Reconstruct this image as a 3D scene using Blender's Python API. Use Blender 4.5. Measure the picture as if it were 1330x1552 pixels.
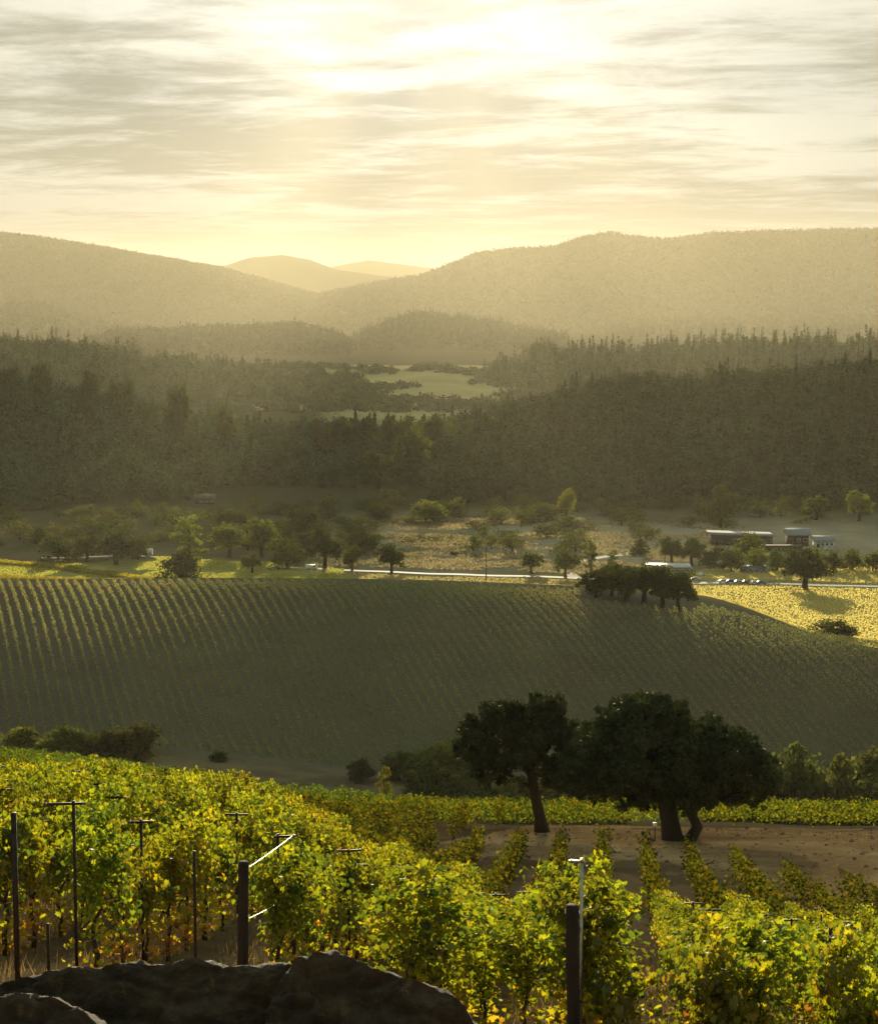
import bpy, bmesh, math, random
import numpy as np
from mathutils import Vector, Matrix, noise as mnoise

R = math.radians
random.seed(7)
rng = np.random.default_rng(11)
scene = bpy.context.scene
for o in list(bpy.data.objects):
    bpy.data.objects.remove(o, do_unlink=True)
COL = scene.collection

# ------------------------------------------------------------------ camera
F = 3000.0                      # focal length in photo pixels (photo 1330 x 1552)
PITCH = math.atan(326 / F)
CAMZ = 120.0
cam_d = bpy.data.cameras.new('camera')
cam_d.sensor_fit = 'HORIZONTAL'
cam_d.sensor_width = 36.0
cam_d.lens = 36.0 * F / 1330
cam_d.clip_start = 0.5
cam_d.clip_end = 60000
cam = bpy.data.objects.new('camera', cam_d)
COL.objects.link(cam)
cam.location = (0, 0, CAMZ)
cam.rotation_euler = (R(90) - PITCH, 0, 0)
scene.camera = cam

# ------------------------------------------------------------------ sky, sun, exposure
SUN_EL = R(13.0)
SUN_AZ = R(-0.5)                # seen from the camera, measured from +Y to +X
sun_dir = Vector((math.sin(SUN_AZ) * math.cos(SUN_EL), math.cos(SUN_AZ) * math.cos(SUN_EL), math.sin(SUN_EL)))
world = bpy.data.worlds.new('World')
scene.world = world
world.use_nodes = True
NT = world.node_tree
NT.nodes.clear()


def N(nt, kind, **kw):
    n = nt.nodes.new(kind)
    for k, v in kw.items():
        setattr(n, k, v)
    return n


def wmath(op, a, b=None, c=None, nt=None, clamp=False):
    nt = nt or NT
    n = N(nt, 'ShaderNodeMath', operation=op, use_clamp=clamp)
    for i, v in enumerate((a, b, c)):
        if v is None:
            continue
        if isinstance(v, (int, float)):
            n.inputs[i].default_value = v
        else:
            nt.links.new(v, n.inputs[i])
    return n.outputs[0]


def wmix(f, a, b, nt=None, blend='MIX'):
    nt = nt or NT
    n = N(nt, 'ShaderNodeMix', data_type='RGBA', blend_type=blend)
    n.clamp_factor = True
    for s, v in ((0, f), (6, a), (7, b)):
        if isinstance(v, (int, float)):
            n.inputs[s].default_value = v
        elif isinstance(v, tuple):
            n.inputs[s].default_value = (*v, 1)
        else:
            nt.links.new(v, n.inputs[s])
    return n.outputs[2]


def wramp(v, lo, hi, nt=None, kind='SMOOTHSTEP'):
    nt = nt or NT
    n = N(nt, 'ShaderNodeMapRange', interpolation_type=kind)
    nt.links.new(v, n.inputs[0])
    n.inputs[1].default_value = lo
    n.inputs[2].default_value = hi
    return n.outputs[0]


def build_world():
    tc = N(NT, 'ShaderNodeTexCoord')
    nrm = N(NT, 'ShaderNodeVectorMath', operation='NORMALIZE')
    NT.links.new(tc.outputs['Generated'], nrm.inputs[0])
    d = nrm.outputs[0]
    sep = N(NT, 'ShaderNodeSeparateXYZ')
    NT.links.new(d, sep.inputs[0])
    x, y, z = sep.outputs
    sky = N(NT, 'ShaderNodeTexSky', sky_type='NISHITA')
    sky.sun_disc = False
    sky.sun_elevation = SUN_EL
    sky.sun_rotation = SUN_AZ
    sky.air_density = 1.0
    sky.dust_density = 2.0
    # a cloud deck seen from below: direction projected on a plane overhead
    zz = wmath('ADD', wmath('MAXIMUM', z, 0.0), 0.05)
    u = wmath('DIVIDE', x, zz)
    v = wmath('DIVIDE', y, zz)
    u2 = wmath('ADD', u, wmath('MULTIPLY', v, 0.10))      # streaks run a little askew
    cmb = N(NT, 'ShaderNodeCombineXYZ')
    NT.links.new(wmath('MULTIPLY', u2, 0.85), cmb.inputs[0])
    NT.links.new(v, cmb.inputs[1])
    def nz(scale, detail, rough, w, dist=0.0):
        n = N(NT, 'ShaderNodeTexNoise', noise_dimensions='4D')
        n.inputs['Scale'].default_value = scale
        n.inputs['Detail'].default_value = detail
        n.inputs['Roughness'].default_value = rough
        n.inputs['W'].default_value = w
        n.inputs['Distortion'].default_value = dist
        NT.links.new(cmb.outputs[0], n.inputs['Vector'])
        return n.outputs[0]
    n1 = nz(1.7, 9, 0.66, 5.3, 0.35)
    n2 = nz(0.42, 4, 0.5, 8.1, 0.1)
    dens = wmath('ADD', wmath('MULTIPLY', n1, 0.6), wmath('MULTIPLY', n2, 0.55))
    # the bank is thicker up at the left and breaks open up at the right
    high = wramp(z, 0.085, 0.140)
    dens = wmath('SUBTRACT', dens, wmath('MULTIPLY', wmath('MULTIPLY', wramp(x, -0.06, 0.06), high), 0.07))
    dens = wmath('ADD', dens, wmath('MULTIPLY', wramp(x, -0.05, -0.20), wmath('MULTIPLY', high, 0.03)))
    cloud = wramp(dens, 0.50, 0.66)
    # angular distance to the sun
    dot = N(NT, 'ShaderNodeVectorMath', operation='DOT_PRODUCT')
    NT.links.new(d, dot.inputs[0])
    dot.inputs[1].default_value = sun_dir
    g = dot.outputs['Value']
    near = wmath('POWER', wmath('MAXIMUM', g, 0.0), 220.0)
    wide = wmath('POWER', wmath('MAXIMUM', g, 0.0), 60.0)
    front = wmath('POWER', wmath('MAXIMUM', g, 0.0), 6.0)
    # thin bright veil where the deck is thin, grey where thick; both in the sky texture's own units
    thin = wmix(wide, (5.0, 5.0, 4.4), (7.8, 7.8, 7.0))
    thick = wmix(wide, (1.7, 1.9, 1.7), (3.9, 3.8, 3.2))
    deck = wmix(cloud, thin, thick)
    lift = wmix(near, (0, 0, 0), (4.6, 4.6, 4.2))
    deck2 = wmix(1.0, deck, lift, blend='ADD')
    hor = wramp(z, 0.080, 0.012)                          # towards the horizon the deck melts into warm air
    deck3 = wmix(wmath('MULTIPLY', hor, 0.85), deck2, (0.5, 0.75, 1.5))
    deck4 = wmix(front, (1.95, 2.4, 2.15), deck3)          # the sky behind the viewer is dim and bluish
    col = wmix(0.98, sky.outputs[0], deck4)
    bg = N(NT, 'ShaderNodeBackground')
    bg.inputs[1].default_value = 0.1
    NT.links.new(col, bg.inputs[0])
    out = N(NT, 'ShaderNodeOutputWorld')
    NT.links.new(bg.outputs[0], out.inputs[0])


build_world()

sl = bpy.data.lights.new('sun', 'SUN')
sl.energy = 5.0
sl.angle = R(0.5)
sl.color = (1.0, 0.87, 0.60)
sun = bpy.data.objects.new('sun', sl)
COL.objects.link(sun)
sun.rotation_euler = sun_dir.to_track_quat('Z', 'Y').to_euler()

vs = scene.view_settings
vs.view_transform = 'Standard'
vs.look = 'None'
vs.exposure = 0.45
vs.gamma = 1.0
vs.use_curve_mapping = False

cy = scene.cycles
cy.max_bounces = 6
cy.diffuse_bounces = 2
cy.glossy_bounces = 2
cy.transmission_bounces = 4
cy.volume_bounces = 0
cy.transparent_max_bounces = 4
cy.caustics_reflective = False
cy.caustics_refractive = False
cy.sample_clamp_indirect = 4
cy.use_denoising = True
HAZE_DENSITY = 2.7e-5
HAZE_COLOR = (1.0, 0.905, 0.65)
HAZE_G = 0.53

# ------------------------------------------------------------------ pixel <-> place helpers
SP, CP = math.sin(PITCH), math.cos(PITCH)


def ray(px, py):
    a, b = (px - 665) / F, (py - 776) / F
    return np.array([a, CP - b * SP, -SP - b * CP])


def at(px, py, D):
    d = ray(px, py)
    return d * (D / d[1]) + np.array([0, 0, CAMZ])


def hpy(py, D):                 # drop below the camera of pixel row py at distance D
    d = ray(665, py)
    return -d[2] / d[1] * D


def vhash(ix, iy, s):
    n = (ix.astype(np.int64) * 374761393 + iy.astype(np.int64) * 668265263 + s * 974711) & 0x7fffffff
    n = ((n ^ (n >> 13)) * 1274126177) & 0x7fffffff
    return ((n ^ (n >> 16)) & 0xffff) / 65535.0


def vnoise(x, y, s=0):
    x = np.asarray(x, float)
    y = np.asarray(y, float)
    ix, iy = np.floor(x), np.floor(y)
    fx, fy = x - ix, y - iy
    fx = fx * fx * (3 - 2 * fx)
    fy = fy * fy * (3 - 2 * fy)
    ix = ix.astype(np.int64)
    iy = iy.astype(np.int64)
    a = vhash(ix, iy, s)
    b = vhash(ix + 1, iy, s)
    c = vhash(ix, iy + 1, s)
    d = vhash(ix + 1, iy + 1, s)
    return (a * (1 - fx) + b * fx) * (1 - fy) + (c * (1 - fx) + d * fx) * fy


def fbm(x, y, s=0, o=4):
    t, a, n = 0.0, 0.5, 0.0
    for k in range(o):
        t = t + a * vnoise(x * 2 ** k + 13.7 * k, y * 2 ** k - 7.1 * k, s + k)
        n += a
        a *= 0.5
    return t / n


def sstep(a, b, v):
    t = np.clip((np.asarray(v, float) - a) / (b - a), 0, 1)
    return t * t * (3 - 2 * t)


def pchip(xs, ys, q):
    xs, ys = np.asarray(xs, float), np.asarray(ys, float)
    h = np.diff(xs)
    dl = np.diff(ys) / h
    m = np.zeros_like(ys)
    m[0], m[-1] = dl[0], dl[-1]
    for i in range(1, len(xs) - 1):
        if dl[i - 1] * dl[i] > 0:
            w1, w2 = 2 * h[i] + h[i - 1], h[i] + 2 * h[i - 1]
            m[i] = (w1 + w2) / (w1 / dl[i - 1] + w2 / dl[i])
    i = np.clip(np.searchsorted(xs, q) - 1, 0, len(xs) - 2)
    t = np.clip((q - xs[i]) / h[i], 0, 1)
    return ((2 * t**3 - 3 * t**2 + 1) * ys[i] + (t**3 - 2 * t**2 + t) * h[i] * m[i]
            + (-2 * t**3 + 3 * t**2) * ys[i + 1] + (t**3 - t**2) * h[i] * m[i + 1])


# ------------------------------------------------------------------ ground height
GC = {   # photo column: list of (distance, drop below the camera)
    -500: [(0, 1.7), (8, 3.2), (14, 5.5), (20, 7.3), (27, 9.0), (40, 11.8), (60, 16.3), (85, 21.5), (109, 26.5), (130, 31), (160, 37.5), (200, 46), (240, 58), (300, 72), (325, 76), (340, 76.6), (360, 72), (380, 67), (400, 63.5), (420, 62.0), (440, 63), (470, 68), (520, 83), (620, 106), (760, 119), (900, 120)],
    100: [(0, 1.7), (8, 3.2), (14, 5.5), (20, 7.3), (27, 9.1), (40, 12.0), (60, 16.4), (85, 22.3), (109, 27.9), (130, 32.9), (160, 39.6), (200, 48.6), (240, 60), (300, 74), (325, 77.2), (340, 77.6), (360, 73), (380, 68), (400, 64.3), (420, 62.5), (440, 63.3), (470, 68), (520, 83), (620, 106), (760, 119), (900, 120)],
    350: [(0, 1.7), (8, 3.2), (14, 5.6), (20, 7.5), (27, 9.3), (40, 12.3), (60, 16.8), (85, 23.0), (109, 29.0), (130, 34.2), (160, 41.4), (180, 46.4), (200, 53), (240, 66), (300, 77), (340, 79.5), (360, 75), (380, 69.4), (400, 65), (420, 62.2), (440, 63), (470, 68), (520, 83), (620, 106), (760, 119), (900, 120)],
    550: [(0, 1.7), (8, 3.3), (14, 5.7), (20, 7.9), (27, 10.0), (40, 13.5), (60, 18.6), (85, 24.4), (109, 30.0), (130, 35), (150, 39.8), (160, 43), (200, 56), (240, 67), (300, 79), (340, 82), (360, 77), (380, 71), (400, 66), (420, 62.6), (440, 63.3), (470, 68), (520, 83), (620, 106), (760, 119), (900, 120)],
    800: [(0, 1.7), (8, 3.3), (14, 5.8), (20, 8.0), (27, 10.3), (40, 14.4), (60, 20.2), (85, 25.9), (95, 27.8), (109, 30.3), (130, 35.3), (160, 45), (200, 57), (240, 71), (300, 81), (340, 83), (360, 78), (380, 72), (400, 67), (420, 63.8), (440, 64.5), (470, 69), (520, 83), (620, 106), (760, 119), (900, 120)],
    1050: [(0, 1.7), (8, 3.3), (14, 5.8), (20, 8.1), (27, 10.5), (40, 14.5), (60, 20.3), (85, 26.2), (95, 28.1), (109, 30.4), (130, 35.2), (160, 45), (200, 58), (240, 72), (300, 83), (340, 85), (360, 80), (380, 74), (400, 69), (420, 66.3), (440, 67), (470, 71), (520, 85), (620, 107), (760, 119.5), (900, 120)],
    1330: [(0, 1.7), (8, 3.3), (14, 5.9), (20, 8.3), (27, 10.9), (40, 15.0), (60, 20.8), (85, 26.5), (95, 28.3), (109, 30.6), (130, 35.4), (160, 45), (200, 58), (240, 73), (300, 86), (340, 87), (360, 82), (380, 76), (400, 72), (420, 75), (440, 79), (470, 85.5), (520, 96), (620, 113), (700, 119), (900, 120)],
    1900: [(0, 1.7), (8, 3.3), (14, 5.9), (20, 8.3), (27, 10.9), (40, 15.0), (60, 20.2), (85, 25.6), (109, 30.6), (130, 35.4), (160, 45), (200, 58), (240, 74), (300, 89), (340, 90), (360, 87), (380, 84), (400, 83), (420, 85), (440, 88), (470, 93), (520, 101), (620, 114), (700, 119), (900, 120)],
}
PXG = np.arange(-500, 1901, 25.0)
LDG = np.linspace(0, math.log(1 + 900), 900)
DG = np.exp(LDG) - 1
_cols = sorted(GC)
_tab = np.array([pchip([p[0] for p in GC[c]], [p[1] for p in GC[c]], DG) for c in _cols])
GT = np.array([pchip(_cols, _tab[:, j], PXG) for j in range(len(DG))]).T     # [px, D]


def upx(x, y):
    return np.asarray(x) / np.maximum(np.asarray(y), 25.0) * F + 665


def ground(x, y):
    x, y = np.asarray(x, float), np.asarray(y, float)
    p = np.clip((upx(x, y) + 500) / 25, 0, len(PXG) - 1.001)
    q = np.clip(np.log(1 + np.clip(y, 0, 899.9)) / LDG[-1] * (len(LDG) - 1), 0, len(LDG) - 1.001)
    i, j = p.astype(int), q.astype(int)
    a, b = p - i, q - j
    h = (GT[i, j] * (1 - a) + GT[i + 1, j] * a) * (1 - b) + (GT[i, j + 1] * (1 - a) + GT[i + 1, j + 1] * a) * b
    h = np.where(y < 0, 1.7 + np.minimum(y, 0) * 0.12, h)
    bump = (fbm(x / 9, y / 9, 5, 3) - 0.5) * 0.7 * sstep(12, 30, y) * (1 - sstep(150, 200, y))
    bump = bump + (fbm(x / 60, y / 60, 9, 3) - 0.5) * 3.0 * sstep(600, 900, y)
    return CAMZ - h + bump


def hit(px, py, d0=16.0, d1=2500.0):
    Ds = np.exp(np.linspace(math.log(d0), math.log(d1), 4000))
    r = ray(px, py)
    X, Z = r[0] / r[1] * Ds, CAMZ + r[2] / r[1] * Ds
    below = Z <= ground(X, Ds)
    k = int(np.argmax(below)) if below.any() else len(Ds) - 1
    return float(Ds[k])


# ------------------------------------------------------------------ mesh + object helpers
def mesh_np(name, V, polys, C=None, smooth=False, mat=None, CV=None):
    """V (n,3); polys a list of (m,k) index arrays; C one colour per polygon (its own verts) or CV one per vertex"""
    V = np.asarray(V, np.float32)
    me = bpy.data.meshes.new(name)
    me.vertices.add(len(V))
    me.vertices.foreach_set('co', V.ravel())
    polys = [np.asarray(p, np.int32) for p in polys if len(p)]
    loops = np.concatenate([p.ravel() for p in polys])
    counts = np.concatenate([np.full(len(p), p.shape[1], np.int32) for p in polys])
    starts = np.concatenate([[0], np.cumsum(counts)[:-1]]).astype(np.int32)
    me.loops.add(len(loops))
    me.loops.foreach_set('vertex_index', loops)
    me.polygons.add(len(counts))
    me.polygons.foreach_set('loop_start', starts)
    if smooth:
        me.polygons.foreach_set('use_smooth', np.ones(len(counts), bool))
    if CV is not None:
        at_ = me.attributes.new('tint', 'FLOAT_COLOR', 'POINT')
        c4 = np.ones((len(V), 4), np.float32)
        c4[:, :3] = CV
        at_.data.foreach_set('color', c4.ravel())
    me.update(calc_edges=True)
    if mat is not None:
        me.materials.append(mat)
    return me


def link(name, data, parent=None, loc=None):
    o = bpy.data.objects.new(name, data)
    COL.objects.link(o)
    if parent is not None:
        o.parent = parent
    if loc is not None:
        o.location = loc
    return o


def tag(o, label=None, cat=None, group=None, kind=None):
    if label:
        o['label'] = label
    if cat:
        o['category'] = cat
    if group:
        o['group'] = group
    if kind:
        o['kind'] = kind
    return o


def thing(name, label, cat, loc, rz=0.0, group=None):
    o = link(name, None, None, loc)
    o.empty_display_size = 0.3
    o.rotation_euler = (0, 0, rz)
    return tag(o, label, cat, group)


class MB:
    """collects boxes and tubes into one mesh"""
    def __init__(self):
        self.v, self.q, self.n = [], {}, 0

    def add(self, V, faces):
        for f in faces:
            self.q.setdefault(len(f), []).append([i + self.n for i in f])
        self.v.append(np.asarray(V, float))
        self.n += len(V)

    def box(self, c, s, rz=0.0):
        x, y, z = s[0] / 2, s[1] / 2, s[2] / 2
        V = np.array([(-x, -y, -z), (x, -y, -z), (x, y, -z), (-x, y, -z), (-x, -y, z), (x, -y, z), (x, y, z), (-x, y, z)])
        if rz:
            cc, ss = math.cos(rz), math.sin(rz)
            V = V @ np.array([[cc, ss, 0], [-ss, cc, 0], [0, 0, 1]])
        self.add(V + np.array(c), [(0, 3, 2, 1), (4, 5, 6, 7), (0, 1, 5, 4), (1, 2, 6, 5), (2, 3, 7, 6), (3, 0, 4, 7)])
        return self

    def prism(self, pts, y0, y1):
        """outline pts (x,z) extruded along y"""
        n = len(pts)
        V = [(p[0], y0, p[1]) for p in pts] + [(p[0], y1, p[1]) for p in pts]
        fs = [tuple(range(n)), tuple(range(2 * n - 1, n - 1, -1))]
        for i in range(n):
            j = (i + 1) % n
            fs.append((j, i, i + n, j + n))
        self.add(V, fs)
        return self

    def tube(self, pts, rad, seg=8, wob=0.0, cap=True):
        pts = [Vector(p) for p in pts]
        V = []
        for k, p in enumerate(pts):
            t = (pts[min(k + 1, len(pts) - 1)] - pts[max(k - 1, 0)]).normalized()
            a = t.orthogonal().normalized() if k == 0 else (a - t * a.dot(t)).normalized()
            b = t.cross(a)
            for s in range(seg):
                th = 2 * math.pi * s / seg
                r = rad[k] * (1 + wob * (random.random() - 0.5) * 2)
                V.append(p + a * (math.cos(th) * r) + b * (math.sin(th) * r))
        fs = []
        for k in range(len(pts) - 1):
            for s in range(seg):
                s2 = (s + 1) % seg
                fs.append((k * seg + s, k * seg + s2, (k + 1) * seg + s2, (k + 1) * seg + s))
        if cap:
            fs.append(tuple(range(seg - 1, -1, -1)))
            fs.append(tuple(range((len(pts) - 1) * seg, len(pts) * seg)))
        self.add([tuple(v) for v in V], fs)
        return self

    def mesh(self, name, mat, smooth=False):
        return mesh_np(name, np.concatenate(self.v), list(self.q.values()), smooth=smooth, mat=mat)

    def build(self, name, mat, parent=None, smooth=False, loc=None):
        return link(name, self.mesh(name, mat, smooth), parent, loc)


# ------------------------------------------------------------------ materials
def mat_new(name):
    m = bpy.data.materials.new(name)
    m.use_nodes = True
    m.node_tree.nodes.clear()
    return m, m.node_tree


def foliage_mat(name, gain=(2.2, 2.2, 1.0), trans=0.5, gloss=0.04):
    m, nt = mat_new(name)
    at_ = N(nt, 'ShaderNodeAttribute', attribute_name='tint')
    oi = N(nt, 'ShaderNodeObjectInfo')
    hs = N(nt, 'ShaderNodeHueSaturation')
    nt.links.new(at_.outputs['Color'], hs.inputs['Color'])
    nt.links.new(wmath('ADD', 0.78, wmath('MULTIPLY', oi.outputs['Random'], 0.44, nt=nt), nt=nt), hs.inputs['Value'])
    nt.links.new(wmath('ADD', 0.485, wmath('MULTIPLY', oi.outputs['Random'], 0.03, nt=nt), nt=nt), hs.inputs['Hue'])
    df = N(nt, 'ShaderNodeBsdfDiffuse')
    nt.links.new(hs.outputs[0], df.inputs[0])
    tcol = wmix(1.0, hs.outputs[0], gain, nt=nt, blend='MULTIPLY')
    tr = N(nt, 'ShaderNodeBsdfTranslucent')
    nt.links.new(tcol, tr.inputs[0])
    mx = N(nt, 'ShaderNodeMixShader')
    mx.inputs[0].default_value = trans
    nt.links.new(df.outputs[0], mx.inputs[1])
    nt.links.new(tr.outputs[0], mx.inputs[2])
    last = mx.outputs[0]
    if gloss:
        gl = N(nt, 'ShaderNodeBsdfGlossy')
        gl.inputs['Roughness'].default_value = 0.42
        gl.inputs['Color'].default_value = (0.9, 0.9, 0.8, 1)
        m2 = N(nt, 'ShaderNodeMixShader')
        m2.inputs[0].default_value = gloss
        nt.links.new(last, m2.inputs[1])
        nt.links.new(gl.outputs[0], m2.inputs[2])
        last = m2.outputs[0]
    out = N(nt, 'ShaderNodeOutputMaterial')
    nt.links.new(last, out.inputs[0])
    return m


def solid_mat(name, c1, c2=None, scale=3.0, rough=0.8, bump=0.3, metal=0.0, stretch=(1, 1, 1), bscale=None, spec=0.5, detail=6):
    """Principled with a noise between two colours and a bump"""
    m, nt = mat_new(name)
    tc = N(nt, 'ShaderNodeTexCoord')
    mp = N(nt, 'ShaderNodeMapping')
    mp.inputs['Scale'].default_value = stretch
    nt.links.new(tc.outputs['Object'], mp.inputs['Vector'])
    nz = N(nt, 'ShaderNodeTexNoise')
    nz.inputs['Scale'].default_value = scale
    nz.inputs['Detail'].default_value = detail
    nz.inputs['Roughness'].default_value = 0.62
    nt.links.new(mp.outputs[0], nz.inputs['Vector'])
    p = N(nt, 'ShaderNodeBsdfPrincipled')
    p.inputs['Roughness'].default_value = rough
    p.inputs['Metallic'].default_value = metal
    p.inputs['Specular IOR Level'].default_value = spec
    f = wramp(nz.outputs[0], 0.32, 0.68, nt=nt)
    nt.links.new(wmix(f, c1, c2 or tuple(v * 0.65 for v in c1), nt=nt), p.inputs['Base Color'])
    if bump:
        n2 = N(nt, 'ShaderNodeTexNoise')
        n2.inputs['Scale'].default_value = bscale or scale * 4
        n2.inputs['Detail'].default_value = 5
        nt.links.new(mp.outputs[0], n2.inputs['Vector'])
        b = N(nt, 'ShaderNodeBump')
        b.inputs['Strength'].default_value = bump
        b.inputs['Distance'].default_value = 0.05
        nt.links.new(n2.outputs[0], b.inputs['Height'])
        nt.links.new(b.outputs[0], p.inputs['Normal'])
    out = N(nt, 'ShaderNodeOutputMaterial')
    nt.links.new(p.outputs[0], out.inputs[0])
    return m


def ground_mat():
    m, nt = mat_new('earth')
    at_ = N(nt, 'ShaderNodeAttribute', attribute_name='tint')
    tc = N(nt, 'ShaderNodeTexCoord')
    def nz(s, d=5):
        n = N(nt, 'ShaderNodeTexNoise')
        n.inputs['Scale'].default_value = s
        n.inputs['Detail'].default_value = d
        n.inputs['Roughness'].default_value = 0.65
        nt.links.new(tc.outputs['Object'], n.inputs['Vector'])
        return n.outputs[0]
    fine, mid = nz(2.2, 8), nz(0.12, 6)
    k = wmath('ADD', 0.35, wmath('ADD', wmath('MULTIPLY', fine, 0.75, nt=nt), wmath('MULTIPLY', mid, 0.55, nt=nt), nt=nt), nt=nt)
    cmb = N(nt, 'ShaderNodeCombineColor')
    for i in range(3):
        nt.links.new(k, cmb.inputs[i])
    c = wmix(1.0, at_.outputs['Color'], cmb.outputs[0], nt=nt, blend='MULTIPLY')
    p = N(nt, 'ShaderNodeBsdfDiffuse')
    p.inputs['Roughness'].default_value = 0.9
    nt.links.new(c, p.inputs[0])
    b = N(nt, 'ShaderNodeBump')
    b.inputs['Strength'].default_value = 0.6
    b.inputs['Distance'].default_value = 0.12
    nt.links.new(nz(5, 6), b.inputs['Height'])
    nt.links.new(b.outputs[0], p.inputs['Normal'])
    out = N(nt, 'ShaderNodeOutputMaterial')
    nt.links.new(p.outputs[0], out.inputs[0])
    return m


M = {}
M['earth'] = ground_mat()
M['vine_leaf'] = foliage_mat('vine_leaf', (4.2, 3.9, 1.3), 0.58, 0.03)
M['far_vine'] = foliage_mat('far_vine', (3.4, 3.2, 1.2), 0.5, 0.0)
M['hill_vine'] = foliage_mat('hill_vine', (2.6, 2.5, 1.3), 0.42, 0.0)
M['oak_leaf'] = foliage_mat('oak_leaf', (1.6, 1.6, 0.8), 0.25, 0.02)
M['tree_leaf'] = foliage_mat('tree_leaf', (2.4, 2.4, 1.0), 0.4, 0.0)
M['forest_leaf'] = foliage_mat('forest_leaf', (1.8, 1.8, 0.9), 0.14, 0.0)
M['far_leaf'] = foliage_mat('far_leaf', (1.2, 1.2, 0.9), 0.06, 0.0)
M['grass'] = foliage_mat('dry_grass', (2.0, 1.9, 1.3), 0.5, 0.0)
M['bark'] = solid_mat('bark', (0.022, 0.018, 0.014), (0.011, 0.009, 0.007), 6, 0.95, 0.9, stretch=(1, 1, 0.25))
M['vine_wood'] = solid_mat('vine_wood', (0.10, 0.065, 0.04), (0.05, 0.032, 0.02), 14, 0.95, 0.9, stretch=(1, 1, 0.3))
M['post_wood'] = solid_mat('post_wood', (0.045, 0.03, 0.02), (0.018, 0.012, 0.008), 9, 0.9, 0.8, stretch=(1, 1, 0.12))
M['stake'] = solid_mat('stake_steel', (0.06, 0.04, 0.028), (0.03, 0.02, 0.015), 20, 0.6, 0.2, metal=0.5)
M['galv'] = solid_mat('galvanised', (0.62, 0.58, 0.5), (0.45, 0.42, 0.36), 25, 0.35, 0.15, metal=0.7)
M['wire'] = solid_mat('wire_steel', (0.75, 0.7, 0.6), (0.6, 0.55, 0.48), 30, 0.35, 0.0, metal=1.0)
M['road'] = solid_mat('asphalt_road', (0.40, 0.37, 0.31), (0.30, 0.28, 0.24), 0.5, 0.8, 0.05)
M['dirt_road'] = solid_mat('dirt_road', (0.34, 0.28, 0.19), (0.25, 0.20, 0.13), 0.4, 0.9, 0.3)
M['white_paint'] = solid_mat('white_paint', (0.8, 0.78, 0.74), (0.7, 0.68, 0.64), 1.5, 0.5, 0.05)
M['metal_roof'] = solid_mat('metal_roof', (0.30, 0.31, 0.32), (0.23, 0.24, 0.25), 0.6, 0.75, 0.05, metal=0.0)
M['dark_board'] = solid_mat('dark_board', (0.12, 0.085, 0.06), (0.07, 0.05, 0.035), 1.2, 0.85, 0.2, stretch=(1, 1, 4))
M['blue_wall'] = solid_mat('blue_grey_wall', (0.24, 0.29, 0.33), (0.18, 0.22, 0.26), 1.0, 0.7, 0.1)
M['glass'] = solid_mat('window_glass', (0.03, 0.035, 0.04), None, 1.0, 0.08, 0.0)
M['rubber'] = solid_mat('rubber', (0.02, 0.02, 0.02), None, 4, 0.9, 0.1)
CARC = [('white_car_paint', (0.75, 0.75, 0.73)), ('silver_car_paint', (0.45, 0.46, 0.47)), ('dark_car_paint', (0.05, 0.055, 0.07)), ('red_car_paint', (0.3, 0.04, 0.03)), ('blue_car_paint', (0.08, 0.13, 0.28))]
for n_, c_ in CARC:
    M[n_] = solid_mat(n_, c_, tuple(v * 0.92 for v in c_), 2, 0.22, 0.0)


def rock_mat():
    m, nt = mat_new('lichen_rock')
    tc = N(nt, 'ShaderNodeTexCoord')
    def nz(s, d=8, r=0.6):
        n = N(nt, 'ShaderNodeTexNoise')
        n.inputs['Scale'].default_value = s
        n.inputs['Detail'].default_value = d
        n.inputs['Roughness'].default_value = r
        nt.links.new(tc.outputs['Object'], n.inputs['Vector'])
        return n.outputs[0]
    base = wmix(wramp(nz(2.0), 0.35, 0.65, nt=nt), (0.11, 0.078, 0.042), (0.045, 0.034, 0.020), nt=nt)
    c = wmix(wramp(nz(7.0, 9, 0.7), 0.55, 0.66, nt=nt), base, (0.15, 0.10, 0.045), nt=nt)
    c = wmix(wramp(nz(3.1, 9, 0.7), 0.60, 0.70, nt=nt), c, (0.085, 0.075, 0.03), nt=nt)
    p = N(nt, 'ShaderNodeBsdfPrincipled')
    p.inputs['Roughness'].default_value = 0.85
    nt.links.new(c, p.inputs['Base Color'])
    b = N(nt, 'ShaderNodeBump')
    b.inputs['Strength'].default_value = 1.0
    b.inputs['Distance'].default_value = 0.05
    nt.links.new(wmath('ADD', nz(9, 10, 0.7), wmath('MULTIPLY', nz(30, 6, 0.6), 0.4, nt=nt), nt=nt), b.inputs['Height'])
    nt.links.new(b.outputs[0], p.inputs['Normal'])
    out = N(nt, 'ShaderNodeOutputMaterial')
    nt.links.new(p.outputs[0], out.inputs[0])
    return m


M['rock'] = rock_mat()

# ------------------------------------------------------------------ clearing (no vines) and vineyard edges
CL_PX = [560, 620, 700, 800, 900, 1000, 1050, 1150, 1330, 2600]
CL_A = [90, 89, 98, 98, 97, 96, 94, 89, 80, 80]
CL_B = [90, 90, 108, 116, 117, 118, 118, 118, 118, 118]
ED_PX = [-2600, 0, 100, 350, 550, 650, 800, 1050, 1330, 2600]
ED_D = [205, 205, 205, 183, 151, 140, 133, 132, 132, 132]


def in_clearing(px, D):
    return (D > np.interp(px, CL_PX, CL_A)) & (D < np.interp(px, CL_PX, CL_B)) & (px > 560)


def vine_end(px):
    return np.interp(px, ED_PX, ED_D)


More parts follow.
